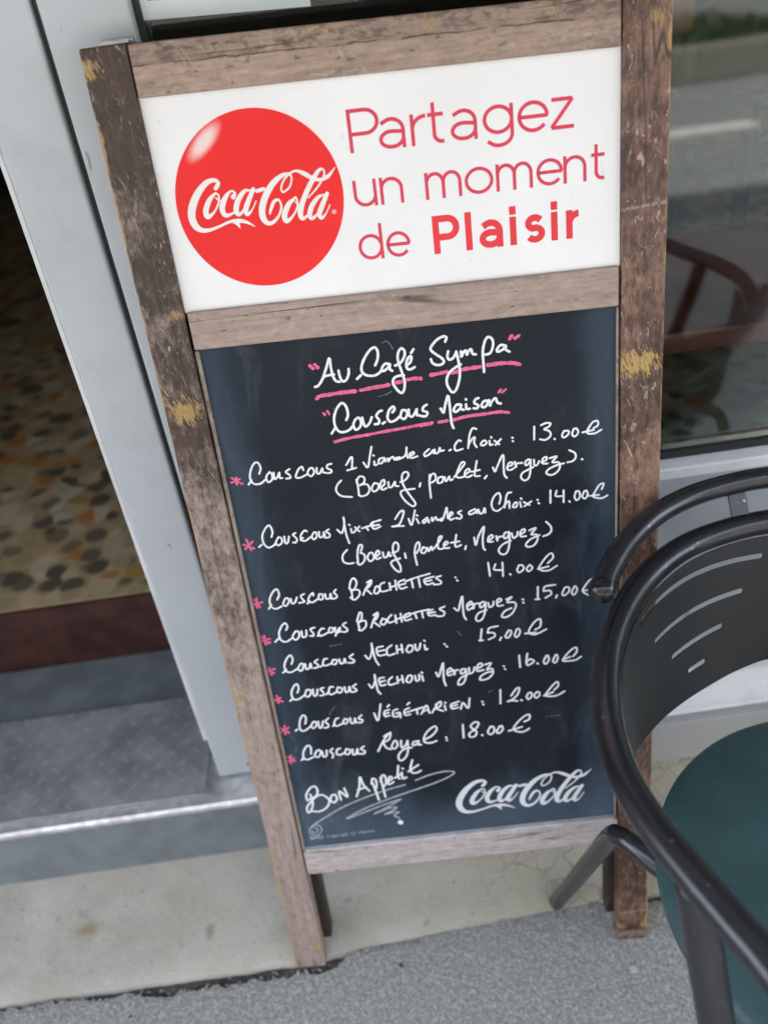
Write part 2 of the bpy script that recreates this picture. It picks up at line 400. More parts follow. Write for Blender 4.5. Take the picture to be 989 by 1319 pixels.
# ------------------------------------------------------------------ writing on the board: strokes in board coordinates, 0.1 mm
TXT=[('heading', 'white', 27, '-983,8799 -947,8810 -894,8876 -842,8982 -795,9082 -793,8983 -782,8887 -761,8838 -726,8824|-888,8891 -835,8905 -771,8907|-720,8943 -714,8879 -693,8826 -655,8835 -622,8894 -615,8947|-544,8833 -523,8848 -498,8868|-340,8954 -308,9018 -299,9091 -323,9139 -377,9116 -440,9040 -480,8958 -480,8896 -436,8858 -367,8847 -314,8866 -276,8899|-195,8949 -239,8957 -277,8915 -265,8883 -216,8912 -190,8946 -199,8900 -174,8876|-139,8928 -89,8943 -39,9005 -28,9065 -57,9098 -91,9063 -105,9000 -94,8919 -71,8822 -60,8732 -76,8658 -106,8629 -148,8673 -181,8747 -159,8801 -103,8816 -60,8814|-26,8910 20,8946 35,8999 8,8999 -23,8941 -20,8885 12,8869 58,8888|36,9039 64,9075|390,9115 405,9154 375,9171 307,9143 247,9083 240,9043 282,8998 338,8952 359,8912 335,8884 280,8884 241,8914 230,8952|411,9011 399,8959 416,8924 457,8938 492,8993|492,9001 508,8894 512,8769 492,8671 457,8594 419,8575 379,8643 373,8720 409,8791 473,8836 528,8861|540,8996 541,8938 559,8977 588,9000 598,8952 613,8984 643,9007 657,8958 689,8947|758,8945 759,8865 760,8752|758,8939 768,9011 797,9091 834,9111 868,9070 863,9000 832,8943 781,8933|991,9003 942,9013 904,8971 917,8949 969,8969 996,9002 994,8960 1030,8935'),
('subheading', 'white', 27, '-885,8271 -834,8336|-712,8403 -688,8453 -689,8531 -716,8587 -753,8585 -806,8519 -838,8431 -834,8338 -798,8281 -742,8274 -689,8294 -661,8322|-617,8398 -645,8342 -628,8284 -581,8306 -560,8363 -579,8414 -617,8398|-543,8409 -534,8329 -512,8307 -470,8345 -443,8403|-331,8463 -364,8451 -394,8409 -371,8367 -379,8324 -419,8321|-336,8319 -311,8333|-221,8430 -195,8462 -210,8493 -255,8454 -279,8378 -253,8329 -196,8342 -152,8376|-121,8438 -142,8375 -108,8342 -72,8383 -78,8433 -117,8441|-49,8440 -49,8377 -19,8360 23,8412 34,8443 32,8374 56,8364|143,8472 107,8450 97,8412 141,8386 122,8347 73,8354|283,8413 310,8363 328,8425 371,8545 380,8451 382,8320 387,8227 401,8179|495,8431 452,8433 417,8381 440,8357 486,8390 502,8430 491,8386 524,8369|550,8428 553,8378 586,8374|551,8485 557,8477|683,8480 652,8470 637,8433 674,8403 663,8370 627,8375|732,8435 708,8392 738,8373 777,8408 763,8444 732,8435|791,8445 800,8379 816,8422 860,8459 876,8411 911,8392'),
('quotation_mark', 'pink', 36, '-1002,9027 -977,8997|-950,9032 -928,9001|1036,9065 1059,9096|1090,9066 1134,9090'),
('quotation_mark', 'pink', 26, '-940,8509 -926,8481|-895,8523 -879,8489|894,8514 922,8546|933,8512 971,8540'),
('underline', 'pink', 40, '-986,8669 -951,8695 -839,8701 -716,8706 -581,8705|-522,8708 -407,8720 -296,8726 -225,8732|-153,8746 -95,8749|-29,8764 51,8768 105,8761|217,8785 300,8792 380,8801|433,8786 494,8789|538,8804 629,8810 723,8812|805,8822 932,8824 1051,8814 1129,8789'),
('underline', 'pink', 34, '-863,8174 -702,8200 -511,8212 -321,8229 -131,8241 58,8259 164,8263 183,8266|57,8248 177,8258|252,8264 346,8270|414,8271 547,8294 733,8298 894,8304 992,8283'),
('menu_line', 'white', 22, '-1865,7792 -1824,7840|-1728,7905 -1701,7967 -1721,8036 -1768,8024 -1819,7937 -1834,7855 -1806,7795 -1736,7787 -1674,7829|-1614,7912 -1658,7862 -1650,7795 -1600,7824 -1594,7886 -1614,7912|-1571,7900 -1574,7824 -1538,7845 -1510,7897 -1515,7831 -1487,7827|-1394,7921 -1440,7892 -1405,7852 -1401,7817 -1447,7814|-1247,7889 -1258,7931 -1301,7903 -1342,7821 -1293,7807 -1221,7835|-1179,7902 -1209,7850 -1176,7809 -1136,7852 -1147,7902 -1179,7902|-1102,7900 -1107,7838 -1076,7834 -1041,7890 -1042,7844 -1016,7832|-938,7928 -980,7920 -991,7886 -948,7852 -961,7826 -1000,7825|-781,7896 -709,7982 -725,7842|-778,7831 -679,7850|-594,7902 -555,7840 -519,7955 -486,8072|-477,7902 -476,7858 -450,7862|-480,7975 -473,7966|-369,7931 -417,7923 -432,7876 -398,7872 -359,7922 -358,7885|-328,7919 -326,7881 -302,7913 -270,7930 -259,7894|-199,7917 -240,7912 -242,7892 -188,7902 -136,7934 -114,8019|-117,8017 -121,7935 -112,7897|-90,7915 -44,7940 -54,7961 -91,7938 -77,7893 -9,7905|122,7974 66,7926 76,7895 129,7919 165,7956 167,7918|180,7961 186,7916 219,7926 238,7978 239,7937 277,7940|336,7931 352,7939|466,8024 441,8034 397,7978 405,7921 478,7932|637,8142 598,8152 561,8073 538,7934|548,7974 583,8028 617,8050 605,7987 629,7935|696,7996 673,7959 703,7946 737,7969 722,8000 696,7996|769,7992 772,7944 800,7947|787,8033 792,8024|822,7986 869,7939|891,7997 831,7937|1011,7999 1018,7994|1015,7958 1022,7953|1249,8095 1243,7950|1320,8102 1376,8121 1421,8109 1400,8075 1352,8054 1406,8026 1417,7971 1364,7931 1306,7944|1458,7931 1463,7925|1563,8009 1540,7964 1559,7934 1603,7961 1611,8001 1563,8009|1663,8017 1647,7958 1677,7933 1711,7975 1694,8020 1663,8017|1872,8002 1918,8030 1916,8080 1866,8072 1822,8011 1803,7966 1834,7943 1896,7946 1956,7976|1757,7969 1874,7983'),
('menu_line', 'white', 22, '-860,7721 -912,7668 -929,7599 -879,7535 -769,7511|-693,7712 -687,7612 -691,7524|-697,7684 -661,7742 -611,7730 -614,7674 -664,7638|-663,7645 -590,7643 -566,7583 -599,7523 -661,7506 -691,7524|-505,7647 -540,7595 -526,7547 -477,7570 -463,7628 -505,7647|-437,7586 -400,7620 -395,7668 -426,7660 -449,7598 -427,7558 -378,7572|-353,7643 -353,7583 -321,7580 -281,7639 -282,7589 -248,7579|-226,7625 -166,7646 -127,7697 -144,7737 -188,7721 -205,7639 -177,7537 -123,7430 -85,7346 -121,7320 -192,7392 -235,7484 -205,7523 -78,7528|-8,7587 -21,7546|100,7673 90,7561 90,7397|90,7604 123,7676 158,7672 160,7609 114,7578|192,7629 178,7568 230,7573 242,7630 192,7629|260,7628 268,7575 298,7610 310,7633 316,7585 343,7589|361,7613 431,7689 488,7759 460,7779 416,7707 388,7627 412,7602 460,7604|478,7627 533,7663 523,7695 490,7671 477,7616 514,7596 557,7614|619,7776 596,7672 587,7603 640,7595|554,7655 643,7666|715,7588 692,7559|788,7677 807,7627 829,7672 904,7815 904,7677 906,7579 930,7538|947,7669 994,7684 995,7714 958,7705 941,7644 972,7625 1012,7642|1026,7718 1035,7646 1045,7692 1104,7694|1174,7729 1141,7705 1141,7662 1178,7680 1194,7726 1189,7595 1166,7507 1121,7484 1085,7523 1105,7577 1195,7619 1221,7630|1231,7715 1235,7651 1266,7653 1288,7694|1312,7675 1364,7698 1366,7733 1328,7717 1325,7662 1377,7655|1402,7714 1479,7725 1427,7664 1496,7654 1508,7597 1474,7540 1410,7513 1360,7545 1393,7590 1488,7626 1554,7635|1612,7782 1669,7745 1681,7694 1649,7651 1590,7643|1745,7662 1753,7657'),
('menu_line', 'white', 22, '-1889,7018 -1854,7044|-1729,7127 -1706,7191 -1725,7271 -1769,7251 -1826,7161 -1830,7063 -1787,6998 -1722,7019 -1689,7054|-1651,7117 -1691,7054 -1671,7012 -1624,7045 -1622,7097 -1651,7117|-1586,7117 -1587,7033 -1558,7037 -1533,7110|-1454,7146 -1485,7126 -1452,7071 -1466,7027 -1500,7030|-1410,7050 -1380,7074|-1325,7150 -1351,7163 -1399,7109 -1402,7049 -1358,7035 -1298,7073|-1249,7128 -1279,7080 -1263,7039 -1225,7072 -1224,7124 -1249,7128|-1191,7129 -1193,7060 -1152,7070 -1138,7122 -1133,7060|-1081,7145 -1111,7125 -1077,7084 -1089,7048 -1137,7046|-986,7131 -939,7083 -897,7197 -896,7283 -896,7138 -890,7033 -873,6944|-832,7123 -829,7073|-847,7179 -840,7170|-786,7139 -742,7079|-734,7141 -808,7072|-710,7114 -595,7139|-658,7130 -643,7082|-490,7193 -578,7174 -607,7153|-578,7174 -593,7116 -563,7089 -499,7114|-586,7129 -516,7137|-328,7185 -265,7268 -226,7271 -247,7193 -296,7110 -378,7096 -305,7093 -244,7087|-181,7170 -152,7090 -100,7266|-94,7159 -72,7102|-85,7205 -79,7196|27,7160 -25,7122 -14,7097 37,7135 40,7097|77,7154 80,7107 118,7156 134,7116 155,7120|209,7138 166,7119 192,7109 251,7256|253,7249 253,7122|276,7145 312,7172 294,7197 271,7156 280,7102 322,7113|407,7198 370,7179 408,7140 392,7103 346,7116|558,7202 494,7173 500,7142 553,7157 582,7192 579,7147|600,7190 611,7143 644,7146 668,7202 672,7143|831,7235 851,7305 833,7367 779,7328 747,7245 764,7170 808,7149 850,7174|970,7358 922,7339 887,7181|874,7190 938,7257 941,7168|1003,7228 978,7179 1018,7174 1027,7224 1003,7228|1059,7229 1070,7167|1071,7274 1078,7264|1101,7224 1163,7179|1186,7222 1105,7170|1251,7235 1258,7227|1262,7191 1270,7185|1398,7330 1394,7178|1465,7318 1455,7255 1528,7245|1542,7312 1539,7168|1601,7174 1606,7164|1677,7285 1660,7216 1687,7175 1720,7221 1708,7282 1677,7285|1767,7275 1744,7213 1778,7186 1804,7233 1792,7279 1767,7275|1958,7277 1980,7342 1934,7333 1888,7260 1861,7206 1901,7178 1965,7170 2021,7195|1819,7211 1928,7212'),
('menu_line', 'white', 23, '-910,6864 -968,6799 -973,6722 -922,6684 -860,6685|-785,6868 -803,6779 -809,6668|-797,6824 -766,6904 -734,6893 -765,6805|-764,6812 -722,6769 -738,6694 -791,6652 -820,6687|-664,6793 -694,6735 -665,6683 -620,6724 -632,6789 -664,6793|-600,6736 -554,6770 -562,6811 -592,6784 -595,6706 -545,6717|-513,6782 -506,6718 -472,6722 -445,6781 -444,6726 -422,6731|-408,6762 -344,6783 -329,6859 -359,6893 -390,6851 -394,6760 -364,6664 -333,6567 -347,6504 -397,6542 -436,6624 -411,6660 -327,6682|-267,6740 -262,6679|-155,6746 -154,6669 -143,6572|-155,6746 -131,6835 -95,6861 -96,6785 -135,6727|-53,6795 -82,6737 -49,6716 -17,6766 -53,6795|-4,6781 6,6733 39,6791 48,6743|68,6762 145,6860 169,6907 134,6893 112,6790 128,6748 177,6752|180,6783 230,6809 212,6835 183,6801 192,6753 240,6750|330,6907 308,6778 325,6752 375,6770|266,6812 359,6819|430,6751 416,6709|528,6848 540,6747 580,6866 647,6973 623,6831 623,6709 642,6673|687,6790 737,6823 725,6856 691,6830 681,6777 735,6770|776,6835 787,6770 796,6816 851,6826|919,6870 871,6861 862,6800 901,6803 924,6862 916,6704 878,6602 817,6600 794,6657 851,6726 934,6757|949,6851 967,6788 1008,6813 1018,6861|1047,6822 1096,6855 1091,6887 1050,6862 1047,6800 1108,6795|1148,6863 1224,6886 1167,6810 1226,6801 1237,6740 1195,6669 1127,6654 1102,6688 1158,6749 1260,6791|1339,6949 1387,6888 1392,6828 1358,6787 1301,6770'),
('menu_line', 'white', 23, '-1922,6193 -1883,6249|-1803,6309 -1770,6373 -1785,6447 -1839,6413 -1892,6315 -1887,6217 -1837,6185 -1769,6210|-1710,6309 -1746,6240 -1714,6210 -1670,6270 -1683,6314 -1710,6309|-1645,6301 -1641,6234 -1604,6246 -1573,6311|-1483,6346 -1522,6326 -1515,6285 -1494,6242 -1559,6232|-1465,6211 -1433,6241|-1379,6312 -1381,6348 -1430,6299 -1445,6242 -1400,6221 -1330,6262|-1307,6324 -1325,6262 -1285,6247 -1269,6310 -1307,6324|-1242,6316 -1236,6249 -1193,6260 -1178,6316 -1174,6250|-1109,6359 -1136,6327 -1108,6276 -1127,6244 -1177,6242|-945,6363 -932,6289 -936,6206|-952,6356 -925,6448 -886,6486 -859,6432 -881,6363 -922,6318|-914,6335 -846,6319 -847,6255 -910,6196 -955,6234|-804,6246 -770,6318 -693,6431|-740,6410 -687,6435 -710,6366 -770,6324|-764,6325 -709,6251|-650,6335 -674,6266 -634,6251 -600,6311 -629,6348 -650,6335|-541,6388 -586,6367 -607,6306 -577,6268 -506,6279|-484,6374 -480,6279|-413,6397 -412,6271|-484,6313 -418,6330|-308,6398 -381,6366 -363,6282 -291,6293|-372,6331 -300,6342|-303,6370 -187,6405 -11,6441|-229,6395 -219,6279|-146,6408 -137,6277|33,6396 -80,6369 -59,6301 18,6311|-77,6343 1,6351|114,6396 57,6376 107,6322 97,6290 25,6289|276,6357 283,6351|293,6315 301,6308|664,6504 675,6324|746,6475 727,6407 802,6389|827,6484 824,6306|905,6324 912,6314|1013,6427 989,6367 1014,6331 1063,6372 1052,6422 1013,6427|1134,6420 1097,6370 1123,6334 1165,6376 1134,6420|1340,6415 1404,6480 1385,6540 1331,6505 1267,6419 1237,6361 1284,6322 1359,6321 1445,6370|1227,6352 1348,6371'),
('menu_line', 'white', 24, '-1926,5726 -1880,5770|-1771,5877 -1747,5927 -1768,5975 -1816,5936 -1862,5841 -1855,5747 -1797,5712 -1718,5755|-1660,5849 -1708,5779 -1682,5724 -1632,5768 -1628,5837 -1660,5849|-1593,5841 -1591,5755 -1547,5766 -1535,5844|-1431,5872 -1484,5853 -1458,5791 -1464,5756 -1500,5761|-1412,5750 -1390,5769|-1322,5842 -1351,5845 -1395,5792 -1387,5747 -1336,5757 -1274,5787|-1251,5849 -1274,5794 -1234,5779 -1212,5835 -1251,5849|-1191,5842 -1193,5773 -1150,5777 -1134,5837 -1171,5786 -1201,5725|-1055,5896 -1095,5864 -1048,5799 -1073,5767 -1126,5774|-914,5911 -909,5827 -903,5765|-923,5896 -879,6009 -853,5995 -871,5906 -911,5868|-895,5892 -824,5892 -826,5817 -882,5764 -917,5776|-767,5790 -726,5888 -671,5984|-719,5960 -665,5988 -681,5916 -735,5871|-736,5871 -665,5796|-618,5900 -648,5837 -609,5814 -574,5868 -618,5900|-509,5939 -559,5884 -550,5832 -485,5844|-465,5926 -461,5819|-400,5943 -397,5828|-471,5864 -389,5888|-293,5938 -360,5910 -353,5841 -281,5852|-351,5882 -290,5903|-287,5916 -205,5940 -62,5959|-234,5927 -219,5856|-150,5942 -143,5855|-21,5952 -80,5925 -64,5872 14,5874|-76,5906 4,5915|120,5977 61,5949 112,5901 94,5852 21,5853|232,5941 275,5901 302,5990 337,6094 334,5953 338,5821 361,5765|381,5946 440,5979 428,6008 384,5963 392,5895 437,5918|452,5979 455,5902 474,5967 517,5973|573,5989 535,5961 539,5910 582,5937 599,5986 592,5872 557,5761 499,5725 474,5769 514,5839 607,5870|631,5966 643,5905 685,5925 695,5977|734,5951 785,5978 773,6007 737,5985 740,5910 803,5912|846,5987 912,6014 852,5947 934,5937 953,5884 907,5791 835,5742 780,5757 818,5826 898,5861|1034,5967 1041,5959|1038,5922 1046,5915|1217,6113 1211,5946|1183,5946 1231,5944|1420,6116 1301,6108 1281,6046|1281,6046 1355,6045 1367,5994 1300,5952|1435,5974 1422,5940|1528,6064 1497,5987 1524,5958 1580,6016 1567,6067 1528,6064|1637,6067 1607,5990 1634,5953 1669,6013 1656,6064 1637,6067|1866,6095 1880,6141 1819,6132 1758,6052 1735,5991 1803,5931 1879,5941|1736,5995 1824,6004'),
('menu_line', 'white', 24, '-1909,5269 -1862,5311|-1787,5385 -1761,5447 -1779,5513 -1828,5473 -1875,5374 -1867,5285 -1805,5266 -1732,5305|-1677,5375 -1718,5310 -1688,5270 -1652,5318 -1650,5372 -1677,5375|-1623,5369 -1620,5288 -1582,5301 -1557,5369 -1554,5295|-1463,5412 -1505,5380 -1469,5332 -1482,5297 -1523,5291|-1447,5300 -1413,5324|-1348,5410 -1386,5404 -1411,5334 -1379,5311 -1309,5332|-1273,5387 -1303,5338 -1263,5314 -1233,5371 -1273,5387|-1204,5387 -1197,5323 -1160,5327 -1138,5387 -1132,5322|-1029,5438 -1079,5398 -1028,5348 -1047,5313 -1101,5320|-887,5400 -846,5342 -796,5461 -791,5575 -784,5442 -770,5319 -739,5242|-661,5506 -736,5488 -727,5382 -640,5383|-721,5442 -646,5451|-554,5510 -619,5456 -607,5367 -525,5386|-495,5496 -498,5386|-437,5506 -434,5387|-502,5432 -433,5442|-351,5484 -387,5419 -356,5379 -309,5417 -311,5470 -351,5484|-275,5486 -268,5403 -231,5416 -209,5495|-164,5464 -155,5396 -131,5405|-162,5532 -153,5522|72,5452 81,5444|97,5415 106,5407|533,5608 511,5460|494,5449 539,5447|727,5627 625,5611 600,5546|605,5546 670,5538 680,5484 604,5449|758,5462 738,5422|847,5550 807,5470 841,5447 878,5502 874,5546 847,5550|946,5554 919,5473 946,5443 984,5506 972,5560 946,5554|1166,5524 1226,5562 1229,5665 1164,5637 1097,5536 1095,5477 1172,5457 1296,5513|1042,5482 1174,5484'),
('menu_line', 'white', 25, '-1893,4834 -1872,4855|-1785,4948 -1758,5012 -1769,5080 -1810,5055 -1856,4961 -1849,4860 -1784,4850 -1700,4905|-1668,4974 -1695,4904 -1663,4871 -1617,4929 -1632,4978 -1668,4974|-1590,4977 -1588,4880 -1549,4894 -1531,4969|-1454,4985 -1494,4970 -1466,4912 -1471,4875 -1513,4871|-1436,4878 -1406,4909|-1337,4983 -1375,4983 -1401,4904 -1369,4871 -1304,4903|-1280,4971 -1298,4910 -1257,4885 -1227,4944 -1280,4971|-1196,4964 -1191,4885 -1153,4899 -1136,4966 -1131,4894|-1051,4991 -1094,4957 -1056,4907 -1074,4880 -1123,4877|-897,4970 -863,4910 -815,5006 -810,5116 -805,4969 -796,4860 -768,4807|-700,5048 -761,5035 -751,4934 -690,4939|-746,4987 -691,5000|-599,5044 -649,4995 -642,4929 -566,4941|-537,5038 -539,4942|-478,5049 -473,4942|-536,4979 -473,5000|-404,5036 -434,4968 -401,4935 -360,4984 -369,5040 -404,5036|-321,5029 -312,4951 -275,4965 -268,5040|-235,5018 -227,4939|-237,5069 -228,5059|-62,5045 -35,4978 3,5083 36,5179 29,5044 26,4920 42,4834|76,5019 130,5048 119,5088 80,5056 82,4983 127,4990|151,5059 161,4980 173,5043 211,5050|284,5059 245,5044 241,4990 285,5002 304,5057 305,4975 267,4854 207,4824 195,4861 236,4928 328,4974|344,5065 346,4980 391,5001 410,5066|442,5039 504,5076 492,5116 447,5084 441,5004 516,5014|539,5089 614,5101 557,5009 622,5019 625,4939 556,4874 469,4867 479,4919 547,4964 614,4975|763,5038 771,5032|775,4994 783,4988|958,5174 963,4999|1058,5187 1041,5081 1053,5017 1104,5037 1133,5070 1085,5104 1046,5060|1172,5032 1180,5022|1281,5124 1249,5049 1276,5009 1314,5066 1302,5130 1281,5124|1395,5127 1363,5044 1391,5012 1421,5070 1415,5125 1395,5127|1605,5080 1650,5139 1644,5209 1580,5174 1507,5087 1483,5029 1555,5018 1641,5025 1703,5065|1480,5045 1572,5079'),
('menu_line', 'white', 25, '-1901,4361 -1878,4383|-1763,4457 -1741,4543 -1762,4596 -1807,4551 -1840,4442 -1830,4356 -1770,4358 -1699,4415|-1660,4477 -1693,4415 -1670,4372 -1625,4423 -1632,4473 -1660,4477|-1596,4473 -1595,4372 -1562,4387 -1535,4474|-1461,4512 -1506,4467 -1477,4407 -1490,4368 -1533,4364|-1423,4379 -1395,4406|-1336,4497 -1369,4487 -1400,4425 -1377,4373 -1296,4405|-1265,4474 -1288,4421 -1254,4396 -1223,4458 -1265,4474|-1192,4479 -1187,4397 -1149,4402 -1132,4471 -1127,4397|-1044,4507 -1089,4462 -1041,4428 -1061,4391 -1109,4397|-884,4517 -849,4396 -788,4651|-689,4550 -752,4528 -754,4452 -692,4457|-758,4490 -702,4503|-710,4595 -682,4623|-586,4546 -642,4524 -651,4441 -600,4432 -560,4472|-614,4481 -563,4486 -564,4407|-438,4547 -502,4516 -502,4439 -434,4444|-500,4476 -444,4490|-459,4601 -430,4629|-427,4495 -269,4535|-348,4515 -347,4437|-300,4431 -224,4559 -197,4437|-279,4467 -214,4489|-166,4433 -111,4523 -73,4586|-108,4557 -44,4597 -50,4533 -112,4493|-106,4492 -26,4445|0,4531 10,4457|7,4576 17,4568|183,4571 83,4535 92,4468 169,4480|87,4505 157,4526|197,4451 230,4545 290,4452 317,4602|468,4534 477,4525|476,4490 484,4482|705,4685 694,4474|831,4578 903,4682 939,4677 913,4590 852,4524 780,4492 842,4503 906,4488|953,4498 963,4488|1046,4591 1021,4540 1048,4498 1087,4548 1081,4596 1046,4591|1148,4597 1116,4546 1144,4504 1182,4545 1176,4593 1148,4597|1364,4603 1418,4663 1405,4723 1353,4680 1285,4589 1253,4529 1326,4509 1407,4517 1493,4567|1235,4529 1352,4572'),
('menu_line', 'white', 26, '-1903,3875 -1873,3908|-1763,3966 -1753,4076 -1794,4104 -1853,4020 -1869,3924 -1829,3877 -1746,3908|-1685,4009 -1721,3935 -1688,3899 -1642,3952 -1648,4014 -1685,4009|-1622,3991 -1611,3899 -1571,3914 -1559,3997|-1479,4016 -1516,3978 -1485,3925 -1501,3868|-1381,4010 -1422,3995 -1439,3929 -1397,3902 -1330,3935|-1307,3991 -1333,3925 -1291,3898 -1259,3963 -1307,3991|-1229,3975 -1231,3891 -1192,3896 -1166,3977 -1170,3891|-1078,4005 -1122,3968 -1074,3922 -1094,3884 -1151,3891|-905,3903 -832,4044 -759,4151 -715,4187|-806,4135 -732,4178 -721,4146 -752,4072 -833,4032|-826,4033 -796,3950 -745,3914|-685,4045 -727,3953 -693,3917 -649,3970 -657,4041 -685,4045|-598,4038 -601,3925 -553,3949 -515,4027|-515,4024 -522,3888 -556,3774 -624,3711 -658,3746 -643,3823 -574,3893 -472,3911|-380,4007 -443,3995 -455,3946 -401,3959 -373,4010 -380,3946 -348,3942|-307,4013 -210,4063 -135,4149 -137,4210 -183,4203 -264,4127 -305,4036 -294,3974 -220,3955 -148,3980|-24,4022 -16,4015|-20,3977 -12,3970|203,4198 199,3990|403,4207 358,4222 301,4163 335,4102 369,4059 342,3993 282,3991 279,4051 365,4117 405,4188|432,4007 441,3996|547,4123 510,4042 545,3997 593,4048 582,4119 547,4123|666,4118 622,4037 650,4003 698,4054 694,4114 666,4118|977,4151 1040,4185 1043,4254 982,4239 889,4147 838,4058 882,4003 964,3992 1036,4035|774,4026 947,4073'),
('closing_line', 'white', 28, '-1938,3206 -1931,3292 -1860,3397 -1795,3411 -1776,3335 -1803,3255 -1890,3204 -1934,3184|-1879,3286 -1868,3138 -1903,3016 -1952,2965 -1962,3044 -1918,3123 -1806,3235 -1725,3256 -1657,3185 -1651,3111 -1713,3013 -1814,2970 -1903,2992|-1601,3234 -1629,3160 -1590,3101 -1542,3158 -1555,3236 -1601,3234|-1490,3138 -1492,3293 -1398,3177 -1422,3336|-1278,3174 -1222,3327 -1194,3501 -1164,3360 -1098,3245|-1248,3285 -1136,3316|-1050,3408 -1020,3260 -993,3075|-1056,3363 -1036,3451 -993,3421 -1000,3299 -1028,3259|-928,3457 -915,3288 -902,3116|-936,3389 -899,3494 -864,3466 -870,3344 -905,3305|-828,3386 -776,3422 -803,3460 -831,3411 -833,3327 -765,3363|-678,3628 -701,3465 -683,3408|-741,3428 -642,3498|-644,3509 -638,3405 -589,3421|-629,3581 -621,3570|-486,3703 -524,3564 -509,3490 -448,3482 -394,3510|-557,3516 -418,3611'),
('flourish', 'grey', 24, '-1951,2711 -1843,2790 -1495,3002 -1161,3141 -836,3245 -625,3294|-480,3354 -269,3429 -82,3458 35,3433 -24,3370 -220,3282 -541,3179 -866,3074 -1196,2947 -1462,2795 -1204,2884 -955,2976 -711,3050 -771,3009 -906,2927 -1091,2834 -876,2913 -773,2915 -842,2860 -946,2809 -829,2833 -751,2827 -823,2778 -777,2734 -760,2708'),
('flourish_dot', 'white', 68, '-755,2643 -750,2634'),
('asterisk', 'pink', 24, '-2030,7892 -1948,7818|-1981,7896 -1991,7807|-2047,7837 -1945,7870|-1953,7820 -1924,7809'),
('asterisk', 'pink', 25, '-2013,7126 -1983,6988|-2060,7069 -1950,7007|-2048,7011 -1949,7096'),
('asterisk', 'pink', 26, '-2068,6340 -2017,6230|-2105,6268 -1983,6295|-2038,6352 -2053,6226'),
('asterisk', 'pink', 27, '-2074,5819 -2016,5714|-2115,5751 -1983,5779|-2041,5832 -2047,5707|-2021,5742 -1989,5727'),
('asterisk', 'pink', 27, '-2114,5305 -2001,5338|-2063,5371 -2054,5251|-2098,5340 -2019,5275'),
('asterisk', 'pink', 28, '-2092,4890 -1988,4838|-2044,4933 -2041,4816|-2088,4851 -2003,4899'),
('asterisk', 'pink', 28, '-2079,4425 -1988,4345|-2025,4460 -2039,4321|-2078,4366 -1983,4424'),
('asterisk', 'pink', 29, '-2067,3949 -1987,3867|-2031,3968 -2042,3842|-2088,3870 -1989,3921'),
('chalk_scratch', 'tint', 11, '-2001,4333 -1972,4278 -1942,4214|-1349,4690 -1393,4640 -1441,4562|-1930,4098 -1953,4023|551,4668 610,4693|1245,4193 1438,4201|-1291,5592 -1219,5592 -1147,5603|-243,9176 -206,9190 -173,9168 -144,9103|-345,8619 -257,8635 -205,8660|-1290,5588 -1150,5601|244,5614 288,5541|-831,8546 -790,8531'),
('maker_mark', 'grey', 17, '-1946,2715 -1902,2733 -1845,2718 -1822,2651 -1848,2582 -1907,2541 -1963,2565 -1989,2624 -1968,2686 -1919,2695 -1878,2658 -1892,2604 -1940,2594 -1952,2636|-1988,2536 -1996,2488|-1959,2527 -1975,2485 -1953,2491|-1922,2522 -1934,2480|-1922,2519 -1907,2504|-1869,2520 -1887,2515 -1881,2478|-1833,2524 -1843,2480')]
LOGO1='-1611,10812,37 -1586,10840,37 -1579,10861,31 -1611,10884,36 -1688,10869,48 -1782,10790,62 -1854,10687,71 -1885,10591,69 -1867,10507,64 -1819,10462,46 -1745,10453,32 -1634,10477,23 -1537,10505,26 -1447,10503,37 -1376,10481,26 -1309,10436,7|-1507,10505,26 -1470,10482,38 -1452,10441,12|-1622,10772,17 -1686,10721,43 -1741,10631,51 -1735,10574,49 -1672,10602,20 -1611,10680,17 -1597,10748,17 -1622,10772,17|-1628,10731,11 -1596,10702,10 -1542,10710,9|-1463,10719,45 -1442,10751,23 -1478,10772,20 -1544,10714,45 -1586,10628,51 -1562,10565,40 -1477,10584,14 -1432,10624,11|-1298,10759,14 -1351,10757,34 -1423,10686,48 -1459,10599,49 -1437,10559,34 -1375,10610,17 -1295,10741,20|-1267,10765,37 -1329,10668,45 -1369,10591,49 -1357,10550,32 -1302,10595,14 -1258,10660,11|-1235,10745,34 -1171,10756,34|-914,10862,20 -982,10852,36 -1078,10792,53 -1172,10678,60 -1218,10571,60 -1214,10488,55 -1164,10446,38 -1090,10482,26 -1034,10570,20 -1045,10642,20 -1090,10637,31 -1130,10577,29 -1150,10532,17|-914,10862,17 -896,10823,17 -926,10747,17 -992,10708,17 -1007,10742,17 -972,10810,17 -907,10860,20 -846,10877,22 -777,10846,39 -711,10801,36 -641,10775,31 -564,10794,34 -514,10836,17 -484,10867,6|-898,10643,17 -963,10593,46 -1015,10504,52 -1003,10449,43 -938,10488,20 -881,10567,17 -881,10641,17 -897,10649,17|-902,10618,11 -875,10584,9 -824,10595,9|-769,10631,11 -667,10717,17 -594,10811,17 -599,10862,17 -644,10851,33 -730,10751,45 -815,10622,48 -862,10515,52 -851,10454,37 -773,10490,14|-613,10641,14 -675,10627,31 -745,10558,46 -779,10480,46 -756,10446,32 -681,10505,17 -611,10627,20|-590,10648,37 -651,10547,46 -687,10478,46 -671,10439,32 -626,10473,14 -578,10546,11'
